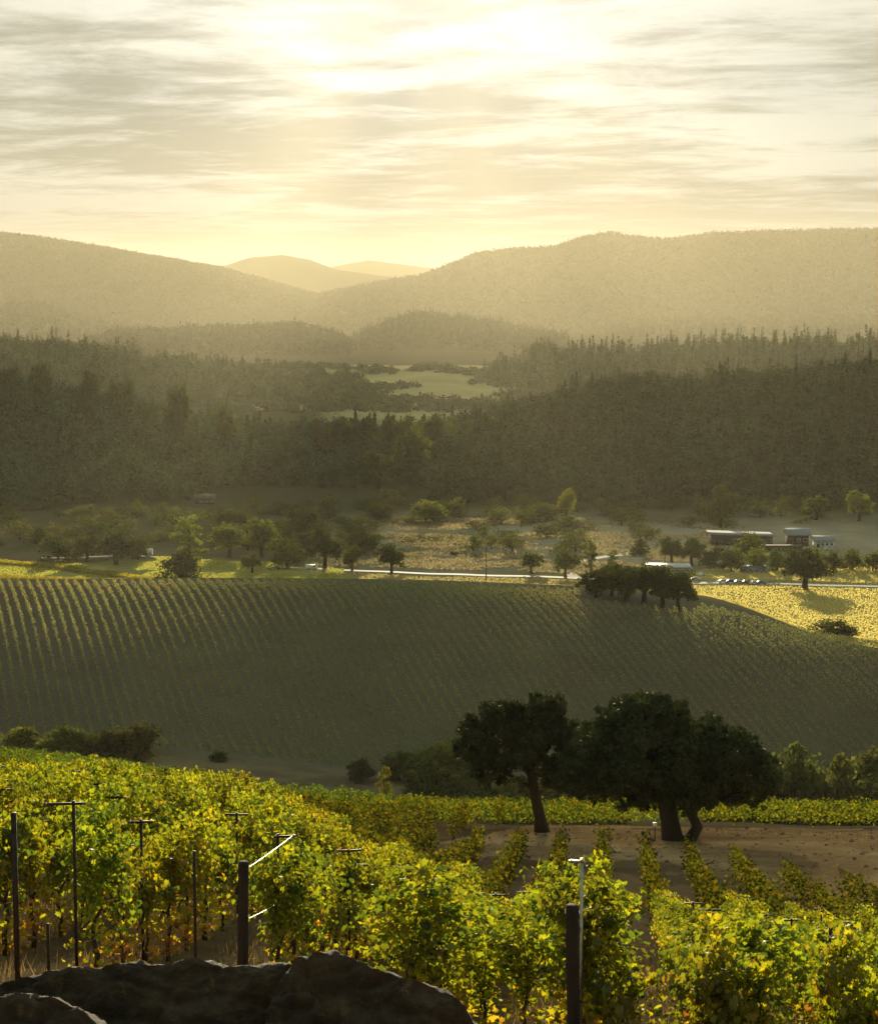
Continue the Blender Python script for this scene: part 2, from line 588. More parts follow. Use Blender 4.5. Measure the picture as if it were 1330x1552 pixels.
# ------------------------------------------------------------------ the ground sheet
def build_ground():
    pxs = np.concatenate([np.arange(-1250, -220, 35.0), np.arange(-220, 1551, 5.0), np.arange(1580, 2600, 35.0)])
    Ds = list(np.arange(-60, 24, 2.0))
    d = 24.0
    while d < 500:
        Ds.append(d)
        d *= 1.007
    while d < 1500:
        Ds.append(d)
        d *= 1.012
    while d < 15800:
        Ds.append(d)
        d *= 1.05
    Ds = np.array(Ds)
    PX, DD = np.meshgrid(pxs, Ds)
    X = (PX - 665) / F * np.maximum(DD, 25.0)
    Z = ground(X, DD)
    nr, nc = PX.shape
    V = np.stack([X, DD, Z], -1).reshape(-1, 3)
    idx = np.arange(nr * nc).reshape(nr, nc)
    Q = np.stack([idx[:-1, :-1], idx[:-1, 1:], idx[1:, 1:], idx[1:, :-1]], -1).reshape(-1, 4)
    # real surface colours by place
    py = 450 + F * (CAMZ - Z) / np.maximum(DD, 1.0)      # only the valley floor uses this, as a stand-in for distance
    n = fbm(X / 6, DD / 6, 21, 4)
    nb = fbm(X / 40, DD / 90, 33, 4)
    def mixc(a, b, t):
        t = np.clip(t, 0, 1)[..., None]
        return a * (1 - t) + b * t
    A = lambda *c: np.array(c)
    soil = mixc(A(.17, .105, .06), A(.23, .16, .085), sstep(.4, .62, n))
    dirt = mixc(A(.50, .33, .16), A(.33, .205, .10), sstep(.4, .65, n))
    rut = fbm(X / 9, DD / .7, 52, 3)
    dirt = dirt * (.72 + .56 * rut)[..., None]
    jx = (fbm(X / 2.5, DD / 2.5, 51, 4) - .5)
    c = np.where(in_clearing(PX + jx * 160, DD + jx * 14)[..., None], dirt, soil)
    gully = mixc(A(.16, .12, .075), A(.22, .18, .09), sstep(.4, .6, n))
    c = mixc(c, gully, sstep(0, 6, DD - vine_end(PX)))
    mid = mixc(A(.165, .140, .098), A(.19, .168, .105), sstep(.4, .6, nb))
    c = mixc(c, mid, sstep(330, 340, DD))
    green = mixc(A(.27, .27, .08), A(.36, .34, .10), sstep(.4, .6, nb))
    yellow = mixc(A(.50, .41, .15), A(.43, .36, .14), sstep(.4, .6, n))
    ochre = mixc(A(.36, .28, .11), A(.30, .23, .10), sstep(.4, .6, nb))
    brown = mixc(A(.40, .35, .24), A(.28, .25, .16), sstep(.35, .65, nb))
    wild = mixc(A(.10, .10, .05), A(.16, .13, .075), sstep(.35, .65, nb))
    wob = (fbm(X / 30, DD / 30, 41, 3) - .5) * 60
    floor = mixc(yellow, ochre, sstep(1000, 880, PX + wob))
    floor = mixc(floor, green, sstep(560, 500, PX + wob))
    beyond = mixc(brown, wild, sstep(560, 440, PX + wob))
    beyond = mixc(beyond, wild, sstep(1000, 1130, DD + wob))
    right_strip = mixc(yellow, beyond, sstep(872, 890, DD + wob * .3))
    near_far = np.where(PX > 1000, 1.0, 0.0)
    lim = np.interp(PX, [-600, 0, 250, 480, 560, 1000, 1400], [870, 880, 900, 885, 852, 850, 895])
    far = sstep(-8, 8, DD + wob * .35 - lim)
    floor = mixc(floor, beyond, far)
    red = (PX < 165 + wob) & (DD > 822) & (DD < 866) & (DD < 866 - (PX + 300) * .08)
    floor = np.where(red[..., None], A(.36, .15, .11), floor)
    c = mixc(c, floor, sstep(430, 470, DD))
    c = mixc(c, A(.06, .062, .03) + 0 * c, sstep(1080, 1180, DD + wob))
    gold = mixc(A(.50, .43, .18), A(.34, .31, .13), sstep(.4, .6, nb))
    c = mixc(c, gold, sstep(1750, 1900, DD) * sstep(470, 520, PX) * (1 - sstep(800, 850, PX)) * (1 - sstep(3000, 3200, DD)))
    me = mesh_np('ground', V, [Q], smooth=True, mat=M['earth'], CV=c.reshape(-1, 3))
    tag(link('ground', me), 'bare earth slope, vineyard soil and wide valley floor of mixed fields', 'ground', kind='structure')


build_ground()


def strip(name, pts, width, mat, label, cat, lift=0.12, n=60):
    P = np.array(pts, float)
    t = np.linspace(0, len(P) - 1, n)
    X, Y = np.interp(t, range(len(P)), P[:, 0]), np.interp(t, range(len(P)), P[:, 1])
    dx, dy = np.gradient(X), np.gradient(Y)
    L = np.hypot(dx, dy)
    nx, ny = -dy / L, dx / L
    rows = []
    for s in (-1, -.5, 0, .5, 1):
        x, y = X + nx * width / 2 * s, Y + ny * width / 2 * s
        rows.append(np.stack([x, y, ground(x, y) + lift], -1))
    V = np.concatenate(rows)
    Q = []
    for r in range(4):
        for i in range(n - 1):
            Q.append((r * n + i, (r + 1) * n + i, (r + 1) * n + i + 1, r * n + i + 1))
    me = mesh_np(name, V, [np.array(Q)[:, ::-1]], smooth=True, mat=mat)
    return tag(link(name, me), label, cat, kind='structure')


def floor_pt(px, py):
    p = at(px, py, hit(px, py, 560))
    return p[0], p[1]


strip('road', [floor_pt(x, y) for x, y in ((470, 862), (560, 866), (700, 871), (880, 877), (960, 880), (1060, 884), (1330, 889), (1480, 893))], 4.5, M['road'],
      'pale straight road crossing the valley floor between the fields', 'road', n=200)
strip('farm_track', [floor_pt(x, y) for x, y in ((60, 846), (200, 842), (300, 851), (390, 856), (470, 862))], 2.0, M['dirt_road'],
      'thin dirt track curving through the green meadow', 'track')
strip('driveway', [floor_pt(x, y) for x, y in ((872, 876), (862, 869), (850, 862), (880, 850), (960, 838), (1090, 832))], 5, M['dirt_road'],
      'pale driveway running from the road towards the barns', 'driveway')

# ------------------------------------------------------------------ hills
HILLS = []


def hill(label, D0, D1, D2, ridge, tree_px, wild, color=(.05, .055, .025), seed=0):
    """ridge: photo outline of the hill at its crest distance D1; foot at D0, back foot at D2"""
    rx = np.array([p[0] for p in ridge], float)
    ry = np.array([p[1] for p in ridge], float) + tree_px
    h = dict(D0=D0, D1=D1, D2=D2, rx=rx, ry=ry, seed=seed, wild=wild)
    pxs = np.linspace(rx[0], rx[-1], int((rx[-1] - rx[0]) / 6) + 1)
    f = np.concatenate([np.linspace(0, 1, 44), np.linspace(1, 2, 20)[1:]])
    T, PX = np.meshgrid(f, pxs, indexing='ij')
    DD = np.where(T < 1, D0 + (D1 - D0) * T, D1 + (D2 - D1) * (T - 1))
    X = (PX - 665) / F * DD
    Z = hill_z(h, X, DD)
    V = np.stack([X, DD, Z], -1).reshape(-1, 3)
    idx = np.arange(T.size).reshape(T.shape)
    Q = np.stack([idx[:-1, :-1], idx[:-1, 1:], idx[1:, 1:], idx[1:, :-1]], -1).reshape(-1, 4)
    nn = fbm(X / (D1 * .03), DD / (D1 * .03), seed + 3, 3)[..., None]
    c = np.array(color) * (0.75 + 0.5 * nn)
    me = mesh_np('hill', V, [Q], smooth=True, mat=M['earth'], CV=c.reshape(-1, 3))
    tag(link('hill', me), label, 'hill', kind='structure')
    HILLS.append(h)
    return h


def hill_z(h, x, y):
    D0, D1, D2 = h['D0'], h['D1'], h['D2']
    px = x / y * F + 665
    rpy = np.interp(px, h['rx'], h['ry'])
    top = CAMZ - (rpy - 450) / F * D1
    t = np.clip((y - D0) / (D1 - D0), 0, 1)
    prof = t * t * (3 - 2 * t) * 0.55 + t * 0.45
    back = np.clip((y - D1) / (D2 - D1), 0, 1)
    prof = np.where(y > D1, 1 - back * back * (3 - 2 * back), prof)
    s = D1 * 0.05
    gul = (fbm(x / s, y / (s * 2.5), h['seed'], 4) - .5) * h['wild'] * np.sin(np.pi * np.clip(np.where(y > D1, 1 - .5 * back, t), 0, 1)) ** .7 * (1 - np.exp(-((t - 1) / .12) ** 2) * .9)
    base = -2.0
    return base + (top - base) * prof + gul * np.clip((top - base) / 30, 0, 1)


hA = hill('dark wooded hill rising behind the meadow on the left', 1110, 1420, 1900,
          [(-420, 530), (-200, 545), (0, 565), (60, 575), (200, 605), (300, 636), (420, 660), (560, 655), (640, 685), (730, 720), (800, 752)], 44, 14, seed=1)
hB = hill('broad dark wooded hill behind the barns on the right', 1120, 1480, 2100,
          [(430, 752), (520, 690), (600, 652), (680, 640), (750, 622), (860, 590), (940, 572), (1100, 565), (1330, 545), (1600, 530), (1800, 525)], 40, 16, seed=2)
hC = hill('pine covered ridge behind the broad wooded hill on the right', 2250, 2850, 3500,
          [(640, 600), (700, 572), (780, 545), (830, 528), (900, 532), (1000, 525), (1100, 519), (1200, 515), (1330, 517), (1600, 505), (1850, 500)], 16, 14, seed=3)
hD = hill('wooded ridge sloping down to the golden meadow from the left', 2050, 2650, 3300,
          [(-500, 490), (-250, 502), (0, 517), (130, 524), (260, 545), (400, 560), (480, 578), (540, 596), (620, 625)], 14, 14, seed=4)
hE = hill('low golden meadow hill between the wooded ridges', 2000, 2800, 3700,
          [(340, 562), (400, 557), (470, 556), (520, 559), (560, 560), (610, 564), (650, 558), (690, 560), (730, 565), (780, 566), (830, 571), (900, 585)], 0, 5, (.50, .42, .18), seed=5)
hF = hill('hazy wooded hill beyond the golden meadow on the left', 4000, 5200, 6100,
          [(60, 540), (130, 512), (180, 500), (300, 495), (450, 489), (500, 500), (560, 520), (650, 540)], 6, 20, seed=6)
hG = hill('rounded hazy hill with tall trees in the middle of the valley', 4400, 5700, 6500,
          [(440, 540), (540, 506), (580, 488), (620, 474), (660, 474), (720, 482), (790, 495), (850, 505), (930, 528)], 6, 20, seed=7)
hH = hill('small misty hill at the left foot of the far mountain', 5600, 7000, 7800,
          [(-500, 448), (-200, 450), (0, 458), (80, 458), (110, 475), (200, 490), (300, 512)], 4, 20, seed=8)
hI = hill('low misty ridge at the foot of the far right mountain', 5900, 7300, 8200,
          [(860, 520), (940, 486), (1060, 478), (1200, 482), (1330, 478), (1600, 470), (1800, 470)], 4, 20, seed=9)
hJ = hill('long hazy mountain ridge on the right horizon', 6900, 9300, 11500,
          [(400, 462), (500, 440), (560, 428), (640, 414), (690, 395), (720, 382), (780, 375), (840, 372), (880, 358), (920, 351), (970, 358), (1010, 361), (1080, 352), (1200, 348), (1330, 346), (1600, 338), (1900, 330)], 3, 110, seed=10)
hK = hill('long hazy mountain ridge on the left horizon', 6700, 9000, 11000,
          [(-600, 335), (-300, 340), (0, 352), (60, 358), (160, 374), (240, 388), (340, 405), (420, 428), (520, 455)], 2, 110, seed=11)
hL = hill('pale mountain between the two long ridges', 10000, 12000, 13500,
          [(200, 450), (300, 418), (340, 403), (380, 390), (430, 386), (470, 393), (510, 408), (600, 420), (760, 440)], 1, 60, seed=12)
hM = hill('faintest mountain at the end of the valley', 12800, 14800, 16000,
          [(420, 425), (500, 405), (530, 399), (560, 394), (600, 399), (640, 404), (720, 415), (820, 432)], 1, 60, seed=13)


def surf(x, y):
    z = ground(x, y)
    px = np.asarray(x) / np.maximum(y, 1) * F + 665
    for h in HILLS[:9]:
        ok = (y > h['D0']) & (y < h['D2']) & (px > h['rx'][0]) & (px < h['rx'][-1])
        z = np.where(ok, np.maximum(z, hill_z(h, x, np.maximum(y, 1))), z)
    return z


# ------------------------------------------------------------------ foliage builders
def rand_dirs(n):
    v = rng.normal(size=(n, 3))
    return v / np.linalg.norm(v, axis=1)[:, None]


def leaf_quads(P, Nn, size, jitter=0.35):
    """quads centred at P facing about Nn; returns verts (4n,3) and faces"""
    n = len(P)
    a = rng.normal(size=(n, 3))
    a -= Nn * np.sum(a * Nn, 1)[:, None]
    a /= np.linalg.norm(a, axis=1)[:, None] + 1e-9
    b = np.cross(Nn, a)
    s = np.asarray(size)
    s = (s * (1 + jitter * (rng.random(n) * 2 - 1)))[:, None] if s.ndim == 0 else s[:, None]
    k = 0.55 + 0.35 * rng.random(n)[:, None]
    v0 = P - a * s * .5
    v1 = P + b * s * .5 * k
    v2 = P + a * s * .5
    v3 = P - b * s * .5 * k
    V = np.stack([v0, v1, v2, v3], 1).reshape(-1, 3)
    Q = np.arange(4 * n).reshape(n, 4)
    return V, Q


def crown_points(blobs, n, sub=9, spread=0.30, seed_dirs=None):
    """leaf positions gathered in clumps over the shells of the blobs (x,y,z,rx,ry,rz)"""
    B = np.array(blobs, float)
    w = (B[:, 3] * B[:, 4] + B[:, 3] * B[:, 5]) ** 1.0
    w /= w.sum()
    C, Rr = [], []
    for b, ww in zip(B, w):
        k = max(4, int(sub))
        d = rand_dirs(k)
        d[:, 2] = np.where(d[:, 2] < -.55, -d[:, 2], d[:, 2])
        rad = .45 + .62 * rng.random(k) ** .8
        C.append(b[:3] + d * b[3:6] * rad[:, None])
        Rr.append(np.tile(b[3:6] * spread, (k, 1)) * (0.7 + .6 * rng.random(k))[:, None])
    cw = np.concatenate([np.full(len(c), ww / len(c)) for c, ww in zip(C, w)])
    C, Rr = np.concatenate(C), np.concatenate(Rr)
    pick = rng.choice(len(C), n, p=cw / cw.sum())
    d = rand_dirs(n)
    P = C[pick] + d * Rr[pick] * (rng.random(n) ** .45)[:, None]
    Nn = d * .7 + rand_dirs(n) * .8
    Nn /= np.linalg.norm(Nn, axis=1)[:, None]
    return P, Nn, pick


def leaf_colors(n, base, var=.25, pick=None, hue=.12):
    c = np.tile(np.array(base, float), (n, 1)) * (1 + var * (rng.random((n, 1)) * 2 - 1))
    if pick is not None:
        g = rng.random(pick.max() + 1)
        c = c * (0.78 + .44 * g[pick][:, None])
        c[:, 0] *= (1 + hue * (rng.random(pick.max() + 1) * 2 - 1))[pick]
    return c


def crown_mesh(name, blobs, n, size, base, mat, sub=9, spread=.32, var=.25):
    P, Nn, pick = crown_points(blobs, n, sub, spread)
    V, Q = leaf_quads(P, Nn, size)
    C = np.repeat(leaf_colors(n, base, var, pick), 4, 0)
    return mesh_np(name, V, [Q], mat=mat, CV=C)


def unit_blobs(kind, k=0):
    """blobs of a crown of height 1 and width 1 (x,y in -.5..+.5, z in 0..1)"""
    r = random.Random(100 + k * 17 + hash(kind) % 7 if False else 100 + k * 17)
    B = []
    if kind == 'broad':
        for i in range(13):
            a = r.random() * 6.28
            q = .36 * math.sqrt(r.random())
            s = r.uniform(.13, .22)
            B.append((q * math.cos(a), q * math.sin(a), r.uniform(.34, .86) - q * .45, s, s, s * .85))
        B.append((0, 0, .60, .30, .30, .27))
        B.append((.12, .05, .42, .24, .24, .18))
        B.append((-.14, -.04, .40, .24, .24, .18))
    elif kind == 'round':
        for i in range(12):
            a = r.random() * 6.28
            q = .34 * math.sqrt(r.random())
            s = r.uniform(.14, .24)
            B.append((q * math.cos(a), q * math.sin(a), r.uniform(.2, .82) * (1 - q * .9), s, s, s))
        B.append((0, 0, .50, .38, .38, .38))
        B.append((0, 0, .20, .42, .42, .22))
    elif kind == 'poplar':
        for i in range(9):
            z = .12 + i * .095
            s = .42 * math.sin(math.pi * (0.12 + .8 * (z * .95))) + .07
            B.append((r.uniform(-.1, .1), r.uniform(-.1, .1), z, s, s, .11))
    elif kind == 'conifer':
        for i in range(9):
            z = .14 + i * .098
            s = .46 * (1.02 - z) + .03
            for j in range(3 if i < 6 else 1):
                a = r.random() * 6.28
                q = s * .45 if i < 6 else 0
                B.append((q * math.cos(a), q * math.sin(a), z - .02 * j, s * .62, s * .62, .055))
    elif kind == 'hedge':
        for i in range(8):
            s = r.uniform(.11, .17)
            B.append((-.42 + i * .12, r.uniform(-.08, .08), r.uniform(.3, .6), s, s, .36))
    return B


TRUNKS = {}


def tree_parts(kind, k, n, leaf, base, mat, barkmat=None):
    """crown and trunk meshes for a tree of unit height/width"""
    cm = crown_mesh('crown', unit_blobs(kind, k), n, leaf, base, mat, sub=11 if kind in ('broad', 'round') else 6, spread=.46 if kind != 'conifer' else .5)
    b = MB()
    top = {'broad': .62, 'round': .4, 'poplar': .8, 'conifer': .92, 'hedge': .4}[kind]
    w = {'broad': .05, 'round': .035, 'poplar': .06, 'conifer': .04, 'hedge': .02}[kind]
    b.tube([(0, 0, -.05), (.01, 0, .05), (.02, .01, top * .5), (0, 0, top)], [w * 1.3, w, w * .75, w * .25], 7, .1)
    if kind in ('broad', 'round'):
        for j in range(4):
            a = j * 1.57 + k
            b.tube([(.01, 0, top * .42), (.12 * math.cos(a), .12 * math.sin(a), top * .72), (.26 * math.cos(a), .26 * math.sin(a), top * 1.02)], [w * .55, w * .4, w * .15], 6, .1)
    if kind == 'hedge':
        b = MB()
        b.tube([(-.42, 0, -.08), (-.40, 0, .12), (-.2, .02, .16), (.1, -.02, .14), (.38, 0, .15), (.42, 0, -.08)], [.012] * 6, 5)
    return cm, b.mesh('trunk', barkmat or M['bark'], True)


_tree_cache = {}


def tree(name, label, cat, px, D, py_top, wpx, kind, tone, variant=0, group=None, n=2600, leaf=.06, z0=None):
    """plant a tree whose top reaches photo row py_top from where it stands"""
    tones = {'dark': (.042, .050, .020), 'mid': (.060, .070, .022), 'light': (.105, .115, .032), 'yellow': (.16, .15, .03), 'oak': (.035, .040, .016), 'olive': (.075, .075, .028)}
    key = (kind, variant, tone, n, leaf)
    if key not in _tree_cache:
        _tree_cache[key] = tree_parts(kind, variant, n, leaf, tones[tone], M['tree_leaf'])
    cm, tm = _tree_cache[key]
    x = (px - 665) / F * D
    z = float(ground(x, D)) if z0 is None else z0
    zt = at(px, py_top, D)[2]
    H = max(zt - z, 1.0)
    W = wpx / F * D
    t = thing(name, label, cat, (x, D, z), 0, group)
    a = random.random() * 6.28
    for nm, me in (('crown', cm), ('trunk', tm)):
        o = link(nm, me, t)
        o.scale = (W, W, H) if kind != 'hedge' else (W, W * .35, H)
        o.rotation_euler = (0, 0, a if kind != 'hedge' else 0)
    return t


# ------------------------------------------------------------------ forests on the hills (far woods, one mass per hill)
def forest(h, label, npts, hgt, wid, nq, lf, base, conifer=.3, px_lim=(-260, 1590), d_lim=(0.0, 1.06), jit=.45, thin=None, var=1.0):
    D0, D1 = h['D0'], h['D1']
    lo, hi = max(px_lim[0], h['rx'][0]), min(px_lim[1], h['rx'][-1])
    px = rng.uniform(lo, hi, npts)
    t = rng.uniform(d_lim[0], d_lim[1], npts) ** .85
    y = D0 + (D1 - D0) * t
    x = (px - 665) / F * y
    z = hill_z(h, x, y)
    ok = z > ground(x, y) - 1.0
    if thin is not None:
        ok &= thin(px, y)
    x, y, z = x[ok], y[ok], z[ok]
    nt_ = len(x)
    H = hgt * (1 + jit * (rng.random(nt_) * 2 - 1))
    con = rng.random(nt_) < conifer
    H = np.where(con, H * 1.25, H)
    Wd = np.where(con, wid * .55, wid) * (1 + .3 * (rng.random(nt_) * 2 - 1))
    ti = np.repeat(np.arange(nt_), nq)
    m = len(ti)
    d = rand_dirs(m)
    v = rng.random(m)
    # broad: dome of clumps; conifer: cone
    lob = rng.integers(0, 6, m)
    la = lob * 1.047 + (ti * 2.399) % 6.28
    rad = .5 * rng.random(m) ** .4
    bx = .26 * np.cos(la) * (lob > 0) + d[:, 0] * .26
    by = .26 * np.sin(la) * (lob > 0) + d[:, 1] * .26
    bz = np.where(lob > 0, .50 + .13 * np.sin(lob * 2.1 + ti), .74) + d[:, 2] * .22
    cz = .08 + .92 * v ** 1.3
    cr = .5 * (1.03 - cz) * (.6 + .4 * rng.random(m))
    ca = rng.random(m) * 6.283
    c = con[ti]
    ux, uy, uz = np.where(c, cr * np.cos(ca), bx), np.where(c, cr * np.sin(ca), by), np.where(c, cz, bz)
    P = np.stack([x[ti] + ux * Wd[ti], y[ti] + uy * Wd[ti], z[ti] + uz * H[ti]], -1)
    Nn = d * .8 + np.array([0, 0, .25])
    Nn /= np.linalg.norm(Nn, axis=1)[:, None]
    V, Q = leaf_quads(P, Nn, lf)
    cc = np.array(base) * (1 + var * 1.1 * (rng.random((nt_, 1)) - .5))
    cc[:, 0] *= 1 + .25 * (rng.random(nt_) - .3)
    C = cc[ti] * (1 + .16 * var * (rng.random((m, 1)) * 2 - 1))
    me = mesh_np('forest', V, [Q], mat=M['far_leaf'] if var < .9 else M['forest_leaf'], CV=np.repeat(C, 4, 0))
    return tag(link('forest', me), label, 'forest', kind='stuff')


DK = (.034, .055, .030)


def meadow_gap(p, y):
    """the open golden folds of the meadow hill, between wooded ones"""
    q = 450 + F * (CAMZ - np.maximum(hill_z(hE, (p - 665) / F * y, y), 0)) / y
    w = (fbm(p / 30, y / 80, 78, 2) - .5) * 10
    return ((((p - 632) / 90) ** 2 + ((q + w - 576) / 12) ** 2) < 1) | ((((p - 700 - (594 - q) * 3.5) / 105) ** 2 + ((q + w - 596) / 13) ** 2) < 1) | ((np.abs(p - 520) < 30) & (np.abs(q - 566 + w) < 4))


forest(hA, 'dense dark wood covering the left hill behind the meadow', 2600, 18, 19, 200, 2.0, DK, .10, d_lim=(0, 1.95))
forest(hB, 'dense dark wood covering the broad hill behind the barns', 2700, 17, 18, 200, 2.0, DK, .16, d_lim=(0, 1.5))
forest(hC, 'pine wood on the ridge behind the broad right hill', 2000, 22, 16, 80, 3.0, DK, .55, d_lim=(.15, 1.06))
forest(hD, 'wood along the ridge above the golden meadow', 2100, 20, 18, 80, 3.0, DK, .2, d_lim=(0, 1.06))
forest(hE, 'scattered bushes over the golden meadow hill', 2200, 8, 16, 60, 3.0, DK, .05, d_lim=(0, 1.02), thin=lambda p, y: ~meadow_gap(p, y))
forest(hF, 'hazy wood on the hill beyond the golden meadow', 2200, 17, 16, 22, 5.5, DK, .15, var=.5)
forest(hG, 'hazy wood on the rounded middle hill', 2200, 18, 16, 22, 5.5, DK, .35, var=.5)
forest(hH, 'misty wood on the small left hill', 1100, 17, 17, 16, 7.5, DK, .2, var=.5)
forest(hI, 'misty wood on the low right ridge', 1800, 18, 17, 16, 7.5, DK, .4, var=.5)
forest(hJ, 'faint trees along the right mountain ridge', 24000, 10, 15, 5, 7, DK, .3, d_lim=(.0, 1.02), var=.15)
forest(hK, 'faint trees along the left mountain ridge', 23000, 9, 15, 5, 7, DK, .2, d_lim=(.0, 1.02), var=.15)

# ------------------------------------------------------------------ single trees along the wood edges
def ridge_tree(px, top, w, kind, h, D, label, variant, name='tall_tree', tone='dark', group=None):
    x = (px - 665) / F * D
    z = float(max(ground(x, D), hill_z(h, np.array(x), np.array(D))))
    tree(name, label, 'tree', px, D, top, w, kind, tone, variant, group, 1600, .08, z0=z - .3)


ridge_tree(60, 545, 50, 'broad', hA, 1390, 'tall broad tree topping the dark left wood, the leftmost of its skyline', 0)
ridge_tree(131, 558, 42, 'broad', hA, 1385, 'upright tree standing above the dark left wood beside a gap', 1)
ridge_tree(186, 564, 52, 'broad', hA, 1370, 'rounded tall tree on the dark left wood skyline', 2)
ridge_tree(268, 575, 62, 'broad', hA, 1365, 'widest crowned tree on the dark left wood skyline', 0)
ridge_tree(232, 592, 20, 'conifer', hA, 1370, 'narrow conifer between the two big trees on the left wood skyline', 0, 'conifer_tree')
ridge_tree(14, 550, 44, 'broad', hA, 1395, 'tree at the left picture edge on the dark wood skyline', 2)
ridge_tree(338, 606, 46, 'broad', hA, 1365, 'lower rounded tree just right of the left wood skyline giants', 1)
ridge_tree(620, 645, 76, 'broad', hB, 1270, 'broad flat topped tree at the seam of the two dark hills', 0, tone='mid')
ridge_tree(575, 680, 74, 'broad', hB, 1240, 'pale rounded tree below the flat topped tree between the hills', 1, tone='mid')
ridge_tree(724, 668, 22, 'conifer', hB, 1240, 'taller of the two slim cypress like trees before the right wood', 0, 'conifer_tree')
ridge_tree(764, 680, 22, 'conifer', hB, 1240, 'shorter of the two slim cypress like trees before the right wood', 1, 'conifer_tree')
ridge_tree(690, 684, 26, 'conifer', hB, 1250, 'bushy conifer left of the two slim cypress like trees', 1, 'conifer_tree')
ridge_tree(937, 553, 34, 'conifer', hB, 1485, 'pointed conifer highest on the broad wooded hill skyline', 0, 'conifer_tree')
ridge_tree(985, 558, 38, 'broad', hB, 1485, 'rounded tree right of the highest conifer on the wooded hill', 1)
ridge_tree(845, 578, 26, 'conifer', hB, 1485, 'small pointed conifer at the left shoulder of the wooded hill', 1, 'conifer_tree')
ridge_tree(1075, 548, 34, 'conifer', hB, 1490, 'wide conifer at the middle of the wooded hill skyline', 1, 'conifer_tree')
ridge_tree(815, 516, 40, 'broad', hC, 2850, 'rounded tree clump at the left end of the pine ridge', 0)
for i, (p, t_, w_) in enumerate([(866, 512, 18), (893, 516, 16), (916, 514, 16), (942, 512, 18), (1000, 508, 14), (1040, 502, 18), (1064, 506, 18), (1105, 504, 18), (1140, 504, 18), (1172, 499, 20), (1200, 504, 16), (1235, 498, 20), (1252, 500, 16), (1290, 505, 18), (1318, 502, 18)]):
    ridge_tree(p, t_, w_, 'conifer', hC, 2855, 'dark pine pointing above the far right ridge line', i % 2, 'pine_tree', group='pines along the far right ridge')
for i, (p, t_, w_) in enumerate([(8, 500, 14), (30, 496, 16), (58, 503, 14), (75, 501, 14), (130, 504, 14)]):
    ridge_tree(p, t_, w_, 'conifer', hD, 2655, 'dark pine pointing above the far left ridge line', i % 2, 'pine_tree', group='pines along the far left ridge')

for i in range(26):
    p = 470 + i * 13 + random.uniform(-6, 6)
    ridge_tree(p, random.uniform(622, 650), random.uniform(26, 44), 'broad', hB if p > 560 else hA, random.uniform(1390, 1470), 'rounded tree in the saddle before the golden meadow', i % 3, 'saddle_tree', 'mid' if i % 3 else 'dark', 'rounded trees in the saddle before the golden meadow')

# ------------------------------------------------------------------ valley trees
def vt(px, base, top, w, kind, tone, label, variant=0, name='tree', cat='tree', n=2600, leaf=.062, group=None):
    top -= 0.10 * (base - top)
    tree(name, label, cat, px, hit(px, base, 560), top, w * 1.28, kind, tone, variant, group, n, leaf)


vt(283, 858, 787, 38, 'poplar', 'light', 'tall pale green upright tree above a dark bush in the green meadow', 0)
vt(270, 884, 834, 62, 'round', 'dark', 'large dark bush at the foot of the tall pale upright tree', 0, 'bush', 'bush')
vt(345, 845, 795, 56, 'broad', 'light', 'pale rounded tree left of a taller pale tree beside the meadow', 0)
vt(394, 845, 787, 48, 'broad', 'light', 'taller pale rounded tree behind the meadow', 1)
vt(433, 862, 815, 58, 'round', 'mid', 'dense round bush at the right edge of the green meadow', 1, 'bush', 'bush')
vt(380, 868, 838, 28, 'broad', 'olive', 'small bare stemmed tree in front of the pale rounded trees', 2, 'small_tree')
vt(172, 856, 808, 62, 'broad', 'dark', 'widest dark tree at the left edge of the green meadow', 0)
vt(128, 852, 812, 46, 'broad', 'dark', 'dark tree left of the widest dark tree by the meadow', 1)
vt(84, 850, 812, 56, 'round', 'dark', 'dark thicket tree at the far left of the meadow', 0)
vt(205, 848, 812, 34, 'round', 'dark', 'dark rounded bush right of the widest dark tree', 1, 'bush', 'bush')
vt(490, 862, 803, 52, 'broad', 'dark', 'dark leafy tree beside the bend where the road begins', 2)
vt(532, 866, 828, 30, 'broad', 'olive', 'thin tree standing at the left end of the bright road', 0, 'small_tree')
vt(592, 870, 826, 36, 'broad', 'dark', 'single dark tree on the edge of the bright road', 1, 'small_tree')
vt(462, 840, 806, 44, 'round', 'dark', 'dark bush behind the dense round bush', 1, 'bush', 'bush')
vt(455, 806, 766, 50, 'round', 'olive', 'olive bush in the dark scrub above the pale trees', 0, 'bush', 'bush')
vt(345, 805, 770, 64, 'round', 'olive', 'wide olive bush behind the pale rounded trees', 1, 'bush', 'bush')
vt(806, 869, 836, 36, 'broad', 'mid', 'light feathery tree left of a darker tree beside the road', 1, 'small_tree')
vt(858, 876, 832, 40, 'broad', 'mid', 'darker rounded tree beside the road by the driveway', 2, 'small_tree')
vt(897, 876, 820, 15, 'poplar', 'light', 'slim pale poplar near the driveway, the taller of two', 0, 'poplar_tree')
vt(930, 872, 836, 12, 'poplar', 'mid', 'slim dark poplar right of the pale poplar', 1, 'poplar_tree')
vt(972, 842, 812, 32, 'conifer', 'dark', 'dark spreading conifer standing alone in the brown field', 0, 'conifer_tree')
vt(1020, 856, 816, 38, 'broad', 'dark', 'dark tree left of a twin behind the white roofed building', 1)
vt(1051, 858, 816, 38, 'broad', 'dark', 'dark twin tree directly behind the white roofed building', 2)
vt(1085, 860, 828, 40, 'round', 'dark', 'low dark bush right of the twin dark trees', 0, 'bush', 'bush')
vt(1136, 848, 810, 50, 'round', 'light', 'bright green round tree in front of the long barn', 1)
vt(1112, 866, 832, 42, 'round', 'mid', 'mid green bush left of the small blue shed', 0, 'bush', 'bush')
